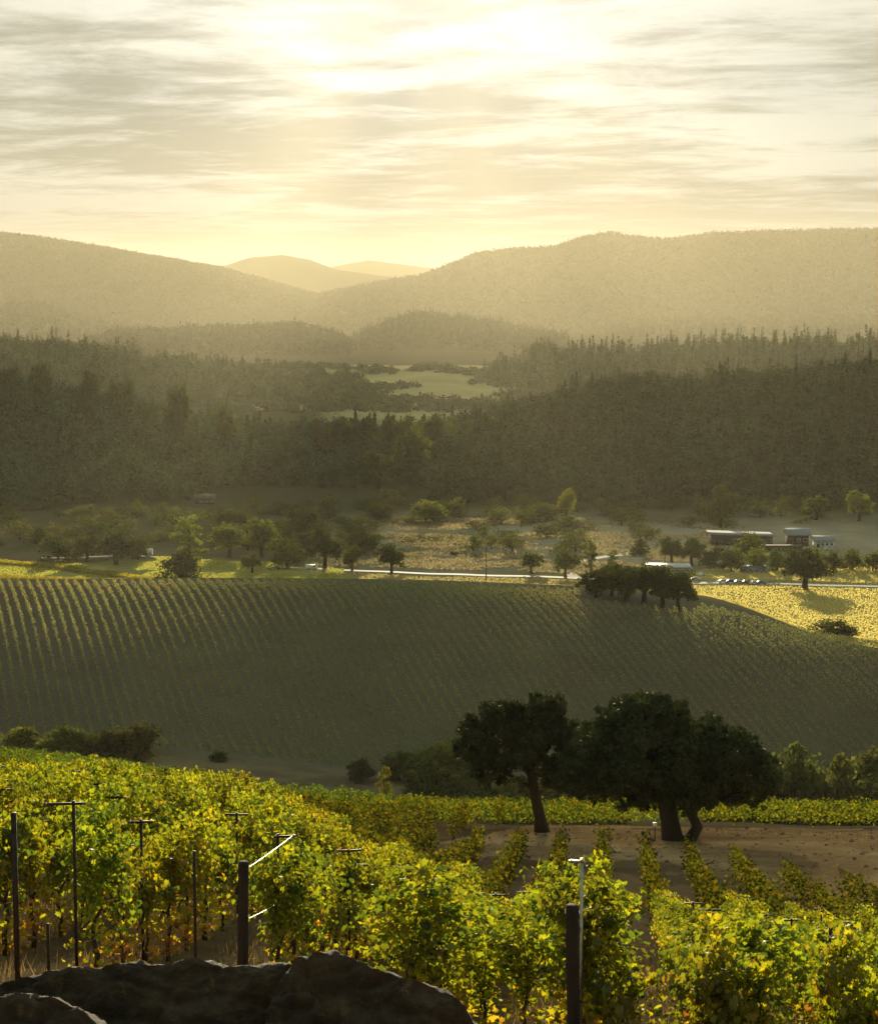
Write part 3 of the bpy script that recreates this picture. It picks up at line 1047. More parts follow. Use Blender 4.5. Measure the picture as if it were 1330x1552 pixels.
vt(1150, 866, 832, 34, 'round', 'light', 'light round bush above the small blue shed', 1, 'bush', 'bush')
vt(1182, 866, 834, 30, 'round', 'mid', 'round bush right of the small blue shed', 1, 'bush', 'bush')
vt(1224, 893, 833, 72, 'broad', 'oak', 'large dark spreading tree casting a shadow on the yellow field', 2, n=4500, leaf=.05)
for i, p in enumerate((1206, 1244, 1270, 1298, 1328, 1360, 1392)):
    vt(p, 866, 836 - (i % 2) * 3, 30, 'round', 'light' if i % 2 else 'mid', 'round orchard tree in the row behind the yellow field', i % 2, 'orchard_tree', 'tree', group='orchard trees behind the yellow field')
vt(858, 790, 741, 32, 'broad', 'yellow', 'bright yellow tree at the foot of the wooded hill', 0)
vt(828, 790, 762, 56, 'round', 'olive', 'wide olive bush left of the bright yellow tree', 1, 'bush', 'bush')
vt(645, 790, 760, 52, 'round', 'light', 'pale bush at the upper edge of the brown field', 0, 'bush', 'bush')
vt(575, 788, 762, 44, 'round', 'olive', 'olive bush left of the pale bush at the brown field', 1, 'bush', 'bush')
vt(122, 790, 764, 44, 'round', 'olive', 'olive bush in the dark scrub above the left meadow', 0, 'bush', 'bush')
vt(1305, 790, 746, 40, 'broad', 'light', 'pale tree at the right picture edge below the wood', 1)
vt(1240, 788, 752, 34, 'broad', 'mid', 'mid green tree above the white shed at the wood edge', 0)
vt(1094, 800, 738, 40, 'broad', 'olive', 'olive tree at the wood edge behind the long barn', 2)
vt(635, 828, 808, 110, 'hedge', 'dark', 'long dark hedge across the brown field, the upper one', 0, 'hedge', 'hedge', n=1400, leaf=.035)
vt(590, 842, 828, 90, 'hedge', 'dark', 'short dark hedge across the brown field, the lower one', 1, 'hedge', 'hedge', n=1400, leaf=.035)
vt(775, 826, 810, 70, 'hedge', 'olive', 'thin olive hedge right of the long dark hedge', 0, 'hedge', 'hedge', n=1400, leaf=.035)
vt(548, 836, 806, 50, 'round', 'dark', 'dark bush at the left end of the hedges', 0, 'bush', 'bush')
vt(688, 842, 836, 14, 'round', 'dark', 'tiny dark bush alone in the brown field', 0, 'small_bush', 'bush')
vt(1275, 974, 940, 60, 'round', 'dark', 'dark green bush growing alone at the low edge of the yellow field', 1, 'bush', 'bush', n=4500, leaf=.05)
vt(1068, 922, 890, 22, 'broad', 'yellow', 'wispy sapling in the yellow field beside the clump of oaks', 1, 'sapling', 'tree', n=240, leaf=.04)
random.seed(5)
SCRUB = [(random.uniform(-40, 560), random.uniform(770, 834)) for _ in range(95)] + [(random.uniform(560, 1400), random.uniform(758, 800)) for _ in range(85)] + [(random.uniform(700, 1000), random.uniform(800, 850)) for _ in range(16)]
for i, (p, b) in enumerate(SCRUB):
    hh = random.uniform(10, 28)
    vt(p, b, b - hh, random.uniform(18, 48), 'round', random.choice(['dark', 'dark', 'mid', 'olive']), 'low scrub bush among many at the foot of the wooded hills', i % 2, 'scrub_bush', 'bush', n=700, leaf=.075, group='scrub bushes at the foot of the wooded hills')

# clump of oaks on the crest of the vineyard hill
for i, (p, D, top, w, lab) in enumerate([
        (905, 424, 868, 50, 'leftmost oak of the clump on the vineyard crest'),
        (930, 428, 860, 56, 'second oak from the left in the clump on the vineyard crest'),
        (952, 422, 862, 56, 'third oak from the left in the clump on the vineyard crest'),
        (978, 420, 856, 58, 'tallest oak in the middle of the clump on the vineyard crest'),
        (1008, 417, 862, 54, 'oak right of the tallest one in the crest clump'),
        (1032, 415, 868, 50, 'rightmost oak of the crest clump with a leaning stem')]):
    tree('oak_tree', lab, 'tree', p, D, top - 7, w * 1.35, 'broad', 'oak', i % 3, None, 4500, .05)

# shrubs in the gully under the vineyard hill
for (p, D, top, w, tone, lab, var) in [
        (18, 331, 1100, 58, 'light', 'rounded pale bush at the left picture edge behind the vines', 0),
        (60, 328, 1116, 35, 'light', 'small pale bush between two larger ones behind the left vines', 1),
        (93, 331, 1098, 56, 'mid', 'taller bush behind the left vines, right of the small pale one', 0),
        (142, 330, 1104, 67, 'olive', 'wide dull bush behind the left vines', 1),
        (196, 329, 1092, 73, 'olive', 'widest dull bush right of the others behind the left vines', 0),
        (324, 332, 1138, 24, 'dark', 'small dark bush alone at the foot of the vineyard hill', 1),
        (545, 328, 1150, 40, 'dark', 'low dark bush left of the rounded ones in the gully', 1),
        (612, 330, 1136, 58, 'mid', 'rounded bush left of the big pale bush in the gully', 0),
        (680, 328, 1115, 107, 'light', 'big pale bush partly behind the left oak', 1),
        (650, 300, 1150, 78, 'dark', 'dark lower bush in front of the big pale bush', 0),
        (700, 300, 1165, 100, 'dark', 'dark bush behind the left oak trunk', 1),
        (1210, 300, 1122, 94, 'mid', 'rounded green bush right of the big oak', 0),
        (1270, 300, 1140, 89, 'olive', 'olive bush second to the right of the big oak', 1),
        (1320, 328, 1132, 89, 'olive', 'olive bush at the right picture edge behind the lane', 0),
        (1190, 300, 1175, 89, 'dark', 'dark lower bush right behind the big oak crown', 1),
        (1262, 302, 1185, 123, 'dark', 'dark lower thicket behind the lane on the right', 0),
        (1350, 300, 1180, 123, 'dark', 'dark lower thicket cut by the right picture edge', 1),
        (1120, 300, 1170, 100, 'dark', 'dark thicket hidden behind the big oak crown', 0),
        (900, 300, 1175, 112, 'dark', 'dark thicket glimpsed between the two oaks', 1),
        (800, 300, 1180, 112, 'dark', 'dark thicket behind the stem of the left oak', 0)]:
    tree('gully_bush', lab, 'bush', p, D, top, w * 1.3, 'round', tone, var, None, 5500, .055)
tree('young_tree', 'small yellow green tree on the bare bank of the gully', 'tree', 580, 255, 1160, 30, 'poplar', 'yellow', 1, None, 1500, .06)

# ------------------------------------------------------------------ buildings, cars, poles in the valley
def building(name, label, px, base, wpx, depth, h, roof, wallmat, roofmat, nwin, ndoor, rz=0.0, over=1.2):
    D = hit(px, base, 560)
    x = (px - 665) / F * D
    w = wpx / F * D
    t = thing(name, label, 'building', (x, D, float(ground(x, D)) - .3), rz)
    MB().box((0, depth / 2, h / 2), (w, depth, h)).build('wall', wallmat, t)
    b = MB()
    hw, y0, y1 = w / 2 + over, -over, depth + over
    if roof == 'shed':           # one slope, high side to the left
        b.prism([(-hw, h + 1.5), (hw, h + .45), (hw, h + .15), (-hw, h + 1.2)], y0, y1)
        MB().prism([(-w / 2, h), (w / 2, h), (w / 2, h + .12), (-w / 2, h + 1.12)], .02, depth - .02).build('gable', wallmat, t)
    elif roof == 'gable':        # ridge along x, slopes to front and back
        r = depth * .28
        V = [(-hw, y0, h - .05), (hw, y0, h - .05), (hw, depth / 2, h + r), (-hw, depth / 2, h + r), (hw, y1, h - .05), (-hw, y1, h - .05)]
        V += [(v[0], v[1], v[2] + .3) for v in V]
        b.add(V, [(0, 1, 2, 3)[::-1], (3, 2, 4, 5)[::-1], (6, 7, 8, 9), (9, 8, 10, 11), (0, 1, 7, 6), (4, 5, 11, 10), (0, 3, 9, 6)[::-1], (3, 5, 11, 9)[::-1], (1, 2, 8, 7), (2, 4, 10, 8)])
        g = MB()
        for sx in (-w / 2 + .01, w / 2 - .3):
            g.add([(sx, .01, h), (sx, depth - .01, h), (sx, depth / 2, h + r - .1), (sx + .29, .01, h), (sx + .29, depth - .01, h), (sx + .29, depth / 2, h + r - .1)],
                  [(0, 1, 2), (5, 4, 3), (0, 3, 4, 1), (1, 4, 5, 2), (2, 5, 3, 0)])
        g.build('gable', wallmat, t)
    else:
        b.box((0, depth / 2, h + .25), (2 * hw, depth + 2 * over, .5))
    b.build('roof', roofmat, t)
    k = nwin + ndoor
    for i in range(k):
        cx = -w / 2 + w * (i + .5) / k
        if i < ndoor:
            MB().box((cx, -.05, h * .34), (w / k * .6, .12, h * .66)).build('door', M['rubber'] if wallmat is M['white_paint'] else M['glass'], t)
        else:
            f = MB().box((cx, -.05, h * .58), (w / k * .55, .14, h * .34)).build('window', M['white_paint'], t)
            MB().box((cx, -.125, h * .58), (w / k * .45, .03, h * .27)).build('pane', M['glass'], f)
    return t


building('long_barn', 'long low barn with a pale tilted metal roof near the wood', 1128, 827, 92, 14, 4.6, 'shed', M['dark_board'], M['metal_roof'], 6, 3)
building('barn', 'tall dark barn with a pale pitched roof right of the long barn', 1214, 828, 30, 10, 5.6, 'gable', M['dark_board'], M['metal_roof'], 2, 1)
building('white_shed', 'small white shed with a bright roof at the right end of the barns', 1254, 830, 28, 8, 3.2, 'gable', M['white_paint'], M['metal_roof'], 3, 1)
building('long_shed', 'low dark shed in front of the tall dark barn', 1190, 836, 60, 6, 2.4, 'flat', M['dark_board'], M['dark_board'], 4, 1, over=.4)
building('farm_building', 'pale building with a flat white roof by the road and cars', 1018, 870, 62, 10, 3.2, 'flat', M['blue_wall'], M['white_paint'], 6, 2, over=.7)
building('blue_shed', 'small blue grey shed among bushes behind the yellow field', 1146, 868, 40, 5, 2.4, 'flat', M['blue_wall'], M['blue_wall'], 3, 1, over=.3)
building('house', 'low brown house at the foot of the dark left wood', 307, 764, 30, 9, 3.0, 'gable', M['dark_board'], M['dark_board'], 3, 1, over=.6)
building('white_hut', 'tiny white hut beside the green meadow track', 222, 842, 9, 3, 2.2, 'gable', M['white_paint'], M['white_paint'], 1, 1, over=.2)


def make_car(t, paint, kind='car'):
    L, W = (4.5, 1.8)
    if kind == 'van':
        L, W = 5.4, 2.0
        pr = [(-2.7, .35), (2.7, .35), (2.7, 1.05), (2.1, 1.25), (1.6, 2.2), (-2.65, 2.25), (-2.7, 1.2)]
        win = [(2.0, 1.28), (1.55, 2.05), (.6, 2.05), (.6, 1.28)]
    else:
        pr = [(-2.2, .35), (2.2, .32), (2.25, .75), (1.3, .95), (.55, 1.45), (-1.1, 1.47), (-1.9, 1.0), (-2.25, .95)]
        win = [(1.15, .98), (.5, 1.38), (-1.05, 1.4), (-1.65, 1.0)]
    MB().prism(pr, -W / 2, W / 2).build('body', paint, t)
    MB().prism(win, -W / 2 - .02, W / 2 + .02).build('window', M['glass'], t)
    for sx in (-1.4, 1.4):
        for sy in (-1, 1):
            b = MB()
            b.tube([(sx, sy * (W / 2 - .12), .33), (sx, sy * (W / 2 + .04), .33)], [.33, .33], 14)
            wh = b.build('wheel', M['rubber'], t)
            MB().tube([(sx, sy * (W / 2 + .03), .33), (sx, sy * (W / 2 + .06), .33)], [.18, .18], 10).build('rim', M['galv'], wh)


CARS = [(1044, 877, 0, .3, 'white car parked closest to the pale farm building'), (1058, 880, 1, -.2, 'silver car parked beside the white one near the road'),
        (1066, 873, 0, 1.2, 'white car parked end on behind the silver one'), (1100, 884, 0, .1, 'first white car in the line parked along the road'),
        (1112, 884, 2, .1, 'dark car in the line parked along the road'), (1124, 885, 1, .1, 'silver car in the line parked along the road'),
        (1136, 885, 3, .1, 'red car in the line parked along the road'), (1148, 886, 0, .1, 'second white car in the line parked along the road'),
        (1158, 886, 4, .1, 'blue car at the right end of the parked line'), (242, 771, 0, .2, 'white car parked left of the brown house'),
        (1260, 834, 0, .1, 'white car parked before the white shed')]
for (p, b, ci, rz, lab) in CARS:
    D = hit(p, b, 560)
    x = (p - 665) / F * D
    t = thing('parked_car', lab, 'car', (x, D, float(ground(x, D)) + .05), rz, 'cars parked in the valley')
    make_car(t, M[CARC[ci][0]])
D = hit(470, 864, 560)
t = thing('white_van', 'white van driving where the road leaves the trees', 'van', ((470 - 665) / F * D, D, float(ground((470 - 665) / F * D, D)) + .14), .1)
make_car(t, M['white_car_paint'], 'van')


def utility_pole(px, base, top, lab):
    D = hit(px, base, 560)
    x = (px - 665) / F * D
    z = float(ground(x, D))
    H = at(px, top, D)[2] - z
    t = thing('utility_pole', lab, 'utility pole', (x, D, z))
    MB().tube([(0, 0, -.3), (0, 0, H)], [.22, .16], 8).build('pole', M['post_wood'], t, True)
    MB().box((0, -.2, H - .8), (2.6, .14, .16)).build('crossarm', M['post_wood'], t)


utility_pole(737, 880, 828, 'thin wooden utility pole beside the bright road')
utility_pole(1010, 884, 838, 'thin wooden utility pole beside the pale farm building')


def rail_fence(lab, pts, h=1.2, gap=3.0):
    P = [Vector((*floor_pt(a, b), 0)) for a, b in pts]
    for p in P:
        p.z = float(ground(p.x, p.y))
    t = thing('rail_fence', lab, 'fence', P[0])
    rails = MB()
    for a, b in zip(P[:-1], P[1:]):
        n = max(2, int((b - a).length / gap))
        for i in range(n):
            q = a.lerp(b, i / n)
            z = float(ground(q.x, q.y))
            q2 = a.lerp(b, (i + 1) / n)
            z2 = float(ground(q2.x, q2.y))
            MB().box((q.x - P[0].x, q.y - P[0].y, z - P[0].z + h / 2), (.14, .14, h + .2)).build('post', M['post_wood'], t)
            for hh in (.45, 1.0):
                rails.tube([(q.x - P[0].x, q.y - P[0].y, z - P[0].z + hh), (q2.x - P[0].x, q2.y - P[0].y, z2 - P[0].z + hh)], [.07, .07], 4)
    rails.build('rail', M['post_wood'], t)


rail_fence('dark rail fence along the far side of the road by the yellow field', [(1165, 883), (1345, 887)])

# ------------------------------------------------------------------ crop rows: far vineyards as masses
def row_leaves(x, y, n_per, w, h, z0, size, seed=0):
    n = len(x) * n_per
    i = np.repeat(np.arange(len(x)), n_per)
    P = np.stack([x[i] + rng.normal(0, w * .42, n), y[i] + rng.uniform(-.5, .5, n), z0[i] + (h if np.ndim(h) == 0 else h[i]) * (.18 + .85 * rng.random(n) ** .8)], -1)
    Nn = rand_dirs(n) * .9 + np.array([0, -.35, .45])
    Nn /= np.linalg.norm(Nn, axis=1)[:, None]
    V, Q = leaf_quads(P, Nn, size)
    return V, Q, i


def hill_vineyard():
    """rows on the opposite hill, running down towards the viewer and slightly right"""
    xs, ys, k = [], [], -.29
    for x0 in np.arange(-190, 260, 2.05):            # x of each row at D = 420
        y = np.arange(338, 436, 1.0) + rng.uniform(0, 1)
        x = x0 + k * (y - 420) + rng.normal(0, .06, len(y))
        p = x / y * F + 665
        ok = (p > -330) & (p < 1660)
        # the rows stop short of the oak clump and thin out where vines are missing
        ok &= ~((p > 880) & (p < 1060) & (y > 414))
        ok &= (y < np.interp(p, [-400, 0, 870, 1050, 1330, 1700], [430, 428, 427, 420, 412, 405]))
        ok &= rng.random(len(y)) > .06
        xs.append(x[ok])
        ys.append(y[ok])
    x, y = np.concatenate(xs), np.concatenate(ys)
    V, Q, i = row_leaves(x, y, 26, .34, 1.5, ground(x, y), .28)
    g = fbm(x / 14, y / 10, 61, 3)
    base = np.array((.165, .172, .100)) * (.8 + .5 * g[:, None])
    base = base + sstep(.52, .62, fbm(x / 22, y / 16, 62, 3))[:, None] * np.array((.035, .008, .002))
    C = base[i] * (.75 + .5 * rng.random((len(i), 1)))
    me = mesh_np('vineyard_rows', V, [Q], mat=M['hill_vine'], CV=np.repeat(C, 4, 0))
    tag(link('vineyard_rows', me), 'dim vineyard rows combed over the opposite hillside', 'vineyard', kind='stuff')


hill_vineyard()


ROAD_PX = [470, 560, 700, 880, 960, 1060, 1330, 1480]
ROAD_D = [floor_pt(x, y)[1] for x, y in zip(ROAD_PX, (862, 866, 871, 877, 880, 884, 889, 893))]


def off_road(p, D, w=9.0):
    return (np.abs(D - np.interp(p, ROAD_PX, ROAD_D)) > w) | (p < 460)


def yellow_field():
    n = 170000
    p = rng.uniform(440, 1650, n)
    D = rng.uniform(470, 905, n)
    x = (p - 665) / F * D
    lim = np.interp(p, [440, 560, 880, 1000, 1400, 1700], [800, 845, 848, 850, 892, 900])
    wob = (fbm(x / 30, D / 30, 41, 3) - .5) * 20
    ok = (D + wob < lim) & (p + rng.normal(0, 14, n) > 500) & off_road(p, D)
    x, D, p = x[ok], D[ok], p[ok]
    dz = D / 700
    P = np.stack([x, D, ground(x, D) + .35 + .3 * rng.random(len(x))], -1)
    Nn = rand_dirs(len(x)) * .45 + np.array([0, -1.0, .25])
    Nn /= np.linalg.norm(Nn, axis=1)[:, None]
    V, Q = leaf_quads(P, Nn, .52)
    c1, c2 = np.array((.42, .35, .145)), np.array((.28, .235, .12))
    t = sstep(1000, 880, p)[:, None]
    C = (c1 * (1 - t) + c2 * t) * (.88 + .24 * rng.random((len(x), 1)))
    me = mesh_np('yellow_crop', V, [Q], mat=M['grass'], CV=np.repeat(C, 4, 0))
    tag(link('yellow_crop', me), 'sunlit yellow crop covering the flat field by the road', 'crop', kind='stuff')
    n = 40000
    p = rng.uniform(430, 1130, n)
    D = rng.uniform(840, 1080, n)
    x = (p - 665) / F * D
    ok = off_road(p, D, 12) & (fbm(x / 30, D / 14, 46, 3) > .44) & (p + rng.normal(0, 30, n) > 500) & (p + rng.normal(0, 30, n) < 1080) & (D > np.interp(p, [440, 560, 880, 1000, 1100], [800, 850, 852, 856, 930]))
    x, D = x[ok], D[ok]
    P = np.stack([x, D, ground(x, D) + .3 + .25 * rng.random(len(x))], -1)
    Nn = rand_dirs(len(x)) * .5 + np.array([0, -1.0, .3])
    Nn /= np.linalg.norm(Nn, axis=1)[:, None]
    V, Q = leaf_quads(P, Nn, .95)
    C = np.array((.20, .175, .115)) * (.6 + .8 * rng.random((len(x), 1)))
    me = mesh_np('dry_weeds', V, [Q], mat=M['grass'], CV=np.repeat(C, 4, 0))
    tag(link('dry_weeds', me), 'pale dry weeds over the brown field behind the road', 'weeds', kind='stuff')
    # green meadow at the left
    n = 90000
    p = rng.uniform(-250, 520, n)
    D = rng.uniform(700, 905, n)
    x = (p - 665) / F * D
    lim = np.interp(p, [-300, 0, 250, 480, 560], [872, 882, 902, 887, 852]) + (fbm(x / 25, D / 25, 43, 3) - .5) * 30
    ok = (D < lim) & ~((p < 165) & (D > 822) & (D < 866 - (p + 300) * .08)) & (fbm(x / 30, D / 45, 44, 3) > .30)
    x, D = x[ok], D[ok]
    P = np.stack([x, D, ground(x, D) + .25 + .2 * rng.random(len(x))], -1)
    Nn = rand_dirs(len(x)) * .5 + np.array([0, -1.0, .3])
    Nn /= np.linalg.norm(Nn, axis=1)[:, None]
    V, Q = leaf_quads(P, Nn, .55)
    C = np.array((.36, .36, .085)) * (.6 + .6 * rng.random((len(x), 1)))
    me = mesh_np('meadow_grass', V, [Q], mat=M['grass'], CV=np.repeat(C, 4, 0))
    tag(link('meadow_grass', me), 'sunlit green grass of the meadow behind the vineyard hill', 'grass', kind='stuff')
    # the curved band of vines at the left behind the crest
    xs, ys = [], []
    for (pts) in ([(-200, 842), (0, 856), (80, 862), (150, 873), (210, 881), (300, 884), (390, 888), (520, 889)], [(-200, 870), (0, 881), (100, 884), (200, 888), (330, 891)]):
        q = np.array([floor_pt(a, b) for a, b in pts])
        t = np.linspace(0, len(q) - 1, 900)
        for off in np.arange(0, 8, 1.8):
            xs.append(np.interp(t, range(len(q)), q[:, 0]))
            ys.append(np.interp(t, range(len(q)), q[:, 1]) + off)
    x, y = np.concatenate(xs), np.concatenate(ys)
    V, Q, i = row_leaves(x, y, 3, .6, 1.6, ground(x, y), .7)
    C = np.array((.20, .18, .035)) * (.7 + .6 * rng.random((len(i), 1)))
    me = mesh_np('vine_band', V, [Q], mat=M['far_vine'], CV=np.repeat(C, 4, 0))
    tag(link('vine_band', me), 'curving yellow green band of vines behind the left hill crest', 'vineyard', kind='stuff')


yellow_field()

# ------------------------------------------------------------------ foreground vineyard
ROW_T = (930 - 665) / F          # the rows run away from the viewer and a little to the right
ROW_SP = 2.05
ROWS = [(k, -2.2 + ROW_SP * k) for k in range(-14, 9)]      # x of each row at distance 25
ROW_AZ = math.atan(ROW_T)


def row_x(x25, y):
    return x25 + ROW_T * (y - 25)


LEAF2 = np.array([(0, -.02), (.30, -.24), (.36, .04), (.56, .12), (.36, .36), (.30, .62), (.12, .56), (0, .95), (-.12, .56), (-.30, .62), (-.36, .36), (-.56, .12), (-.36, .04), (-.30, -.24)])


def grape_leaves(P, Nn, Up, size, color):
    """lobed leaves with a folded midrib"""
    n, m = len(P), len(LEAF2)
    t = Up - Nn * np.sum(Up * Nn, 1)[:, None]
    t /= np.linalg.norm(t, axis=1)[:, None] + 1e-9
    s = np.cross(t, Nn)
    L = np.concatenate([LEAF2, [[0, .30]]])
    fold = np.abs(L[:, 0]) * .35
    fold[-1] = -.06
    V = P[:, None, :] + size[:, None, None] * (L[None, :, 0, None] * s[:, None, :] + L[None, :, 1, None] * t[:, None, :] + fold[None, :, None] * Nn[:, None, :])
    base = (np.arange(n) * (m + 1))[:, None]
    T = np.concatenate([np.stack([base[:, 0] + j, base[:, 0] + (j + 1) % m, base[:, 0] + m], -1) for j in range(m)])
    return V.reshape(-1, 3), T, np.repeat(color, m + 1, 0)


VINE_COLS = np.array([(.092, .106, .010), (.130, .128, .010), (.178, .150, .012), (.20, .145, .012), (.23, .115, .012), (.11, .045, .015), (.045, .066, .012)])


def make_vine(seed, leaves=1150, autumn=.12):
    r = np.random.default_rng(seed)
    rr = random.Random(seed)
    tb = MB()
    tb.tube([(0, 0, -.1), (.02, .02, .3), (-.03, 0, .6), (0, .03, .86)], [.045, .034, .03, .028], 7, .18)
    for s in (-1, 1):
        tb.tube([(0, .03, .84), (.03, s * .3, .95), (0, s * .68, .93)], [.026, .02, .013], 6, .15)
    P, Nn, Up = [], [], []
    canes = 24
    heads = [rr.uniform(-.66, .66) for _ in range(5)]
    cane_of, hue = [], [rr.gauss(0, .16) for _ in range(24)]
    for c in range(canes):
        y0 = rr.choice(heads) + rr.gauss(0, .09)
        side = rr.choice((-1, 1))
        lean = rr.uniform(.05, .55) * side
        top = rr.choice((rr.uniform(.55, .9), rr.uniform(.8, 1.15), rr.uniform(1.0, 1.4)))
        droop = rr.uniform(.2, .95) if rr.random() < .55 else 0
        pts = []
        for i in range(24):
            t = i / 23
            zz = .93 + top * (1 - (1 - min(t / .6, 1)) ** 2) - droop * max(t - .55, 0) ** 1.3 * 3.4
            xx = lean * (t ** 1.25) * 1.0 + .02 * rr.uniform(-1, 1)
            yy = y0 + rr.uniform(-.02, .02) + .12 * math.sin(c + t * 3)
            pts.append((xx, yy, max(zz, .25)))
        if c % 3 == 0:
            tb.tube([pts[0], pts[6], pts[12], pts[18]], [.006, .005, .004, .003], 4, 0, False)
        for i in range(1, 24):
            for _ in range(2 if i > 1 else 1):
                p = np.array(pts[i]) + r.normal(0, .062, 3)
                cane_of.append(hue[c])
                P.append(p)
                o = np.array([math.copysign(.7, p[0] + .15 * r.normal()), .0, .35]) + r.normal(0, .55, 3)
                Nn.append(o / np.linalg.norm(o))
                Up.append(np.array([.2 * r.normal(), .3 * r.normal(), -1.0]))
    # leaves low on the trunk side, thinner
    for _ in range(120):
        cane_of.append(.2)
        P.append(np.array([r.normal(0, .16), r.uniform(-.65, .65), r.uniform(.15, .95)]))
        o = r.normal(0, 1, 3)
        Nn.append(o / np.linalg.norm(o))
        Up.append(np.array([.3 * r.normal(), .3 * r.normal(), -1.0]))
    P, Nn, Up = np.array(P), np.array(Nn), np.array(Up)
    n = len(P)
    size = .045 + .08 * r.random(n) ** 1.2
    prob = r.random(n)
    low = np.clip((1.15 - P[:, 2]) / .9, 0, 1)        # older leaves low on the canes turn first
    q = .55 * prob + .12 + low * .30 + autumn - .12 + np.array(cane_of)
    ci = np.select([q < .20, q < .48, q < .72, q < .86, q < .97, q < 1.07], [6, 0, 1, 2, 3, 4], 5)
    col = VINE_COLS[ci] * (.8 + .4 * r.random((n, 1)))
    V, T, C = grape_leaves(P, Nn, Up, size, col)
    return mesh_np('foliage', V, [T], mat=M['vine_leaf'], CV=C), tb.mesh('trunk', M['vine_wood'], True)


VINES = [make_vine(300 + i, autumn=a_) for i, a_ in enumerate((.0, .05, .09, .16, .02, .07, .22, .32))]
ROWNAME = {}


def near_vines():
    cand = []
    for k, x25 in ROWS:
        y = 17.2 + rng.uniform(0, .6)
        while y < 64:
            x = row_x(x25, y)
            p = float(upx(x, y))
            lo = (25.6 if k == 0 else 23.9 if k < 0 else 22.0) if p < 700 else (21.2 if k <= 2 else 21.6)
            if y > lo and -70 < p < 1400 and not bool(in_clearing(np.array(p), np.array(y))):
                cand.append((y, k, x, p))
            y += 1.34 + rng.uniform(-.08, .08)
    for i, p in enumerate(np.arange(1015, 1420, 92.0)):
        y = 20.6 + (i % 2) * .9
        cand.append((y, 99, (p - 665) / F * y, p))
    for p, y in ((735, 23.6), (800, 22.6)):
        cand.append((y, 98, (p - 665) / F * y, p))
    cand.sort()
    return cand


NEAR = near_vines()
NEAR_MAX = 300
NEAR_D = NEAR[min(NEAR_MAX, len(NEAR)) - 1][0]
ORD = ['first', 'second', 'third', 'fourth', 'fifth', 'sixth', 'seventh', 'eighth', 'ninth', 'tenth', 'eleventh', 'twelfth', 'thirteenth', 'fourteenth']


def row_label(k):
    if k == 98:
        return 'low grapevine filling the alley left of the right wooden post'
    if k == 99:
        return 'bushy grapevine in the cross row right of the right wooden post'
    if k == 0:
        return 'leafy grapevine in the row that starts at the left wooden post'
    if k == 2:
        return 'leafy grapevine in the row that starts at the right wooden post'
    if k == 1:
        return 'leafy grapevine in the row midway between the two wooden posts'
    if k < 0:
        return 'yellowing grapevine in the %s row left of the left wooden post' % ORD[-k - 1]
    return 'yellowing grapevine in the %s row right of the right wooden post' % ORD[k - 3]


for (y, k, x, p) in NEAR[:NEAR_MAX]:
    v = VINES[rng.choice((3, 5, 6, 7, 7) if k <= 0 and y < 31 else (0, 1, 2, 3, 4, 5, 6) if y < 34 else (2, 3, 6, 7))]
    t = thing('grapevine', row_label(k), 'grapevine', (x, y, float(ground(x, y)) - (.6 if k == 99 else 0)), -ROW_AZ + (math.pi if rng.random() < .5 else 0) + (1.45 if k == 99 else 0), 'grapevines of ' + row_label(k)[18:])
    s = rng.uniform(.86, 1.06) * (.96 if k == 99 else .72 if k == 98 else .86 if (k >= 1 and y > 30) or k >= 3 else 1)
    wide = rng.uniform(1.15, 1.55) if k >= 1 and y < 42 else rng.uniform(.9, 1.2)
    if y > 33 or k <= 0:
        s *= .92
    for nm, me in (('foliage', v[0]), ('trunk', v[1])):
        o = link(nm, me, t)
        o.scale = (s * wide, s, s)


def far_vines():
    xs, ys = [], []
    for k in range(-60, 60):
        x25 = -2.2 + ROW_SP * k
        y = np.arange(23.0, 210, .55)
        x = row_x(x25, y) + rng.normal(0, .08, len(y))
        p = upx(x, y)
        ok = (p > -900) & (p < 2200) & (y < vine_end(p) + rng.normal(0, .8, len(y))) & ~in_clearing(p, y)
        inside = (p > -70) & (p < 1400)
        ok &= (y > NEAR_D) | (~inside & (y > 23.5))
        ok &= (y > 23.5)
        ok &= ~((p > 640) & (y > 118))
        ok &= rng.random(len(y)) > .05
        xs.append(x[ok])
        ys.append(y[ok])
    # behind the oaks the rows turn across the slope
    for y0 in np.arange(119.5, 133, 2.2):
        x = np.arange(-6, 60, .5)
        y = y0 + rng.normal(0, .1, len(x)) - .02 * x
        p = upx(x, y)
        ok = (p > 600) & (y < vine_end(p)) & (rng.random(len(x)) > .05)
        xs.append(x[ok])
        ys.append(y[ok])
    x, y = np.concatenate(xs), np.concatenate(ys)
    V, Q, i = row_leaves(x, y, 38, .36, 1.7 * (.72 + .5 * fbm(x / 1.6, y / 1.6, 73, 3)), ground(x, y), .165)
    q = rng.random(len(i))
    ci = np.select([q < .25, q < .55, q < .8, q < .93], [6, 0, 1, 2], 3)
    g = fbm(x / 8, y / 8, 71, 3)[i][:, None]
    C = VINE_COLS[ci] * np.array((.72, .80, .9)) * (.7 + .6 * rng.random((len(i), 1))) * (.6 + .6 * g)
    yy = y[i][:, None]
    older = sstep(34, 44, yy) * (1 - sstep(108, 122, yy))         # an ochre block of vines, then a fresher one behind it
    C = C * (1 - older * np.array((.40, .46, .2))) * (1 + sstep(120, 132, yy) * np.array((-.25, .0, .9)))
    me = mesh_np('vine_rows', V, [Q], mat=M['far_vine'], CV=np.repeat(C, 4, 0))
    tag(link('vine_rows', me), 'sunlit vine rows running over the slope beyond the nearest vines', 'vineyard', kind='stuff')


far_vines()

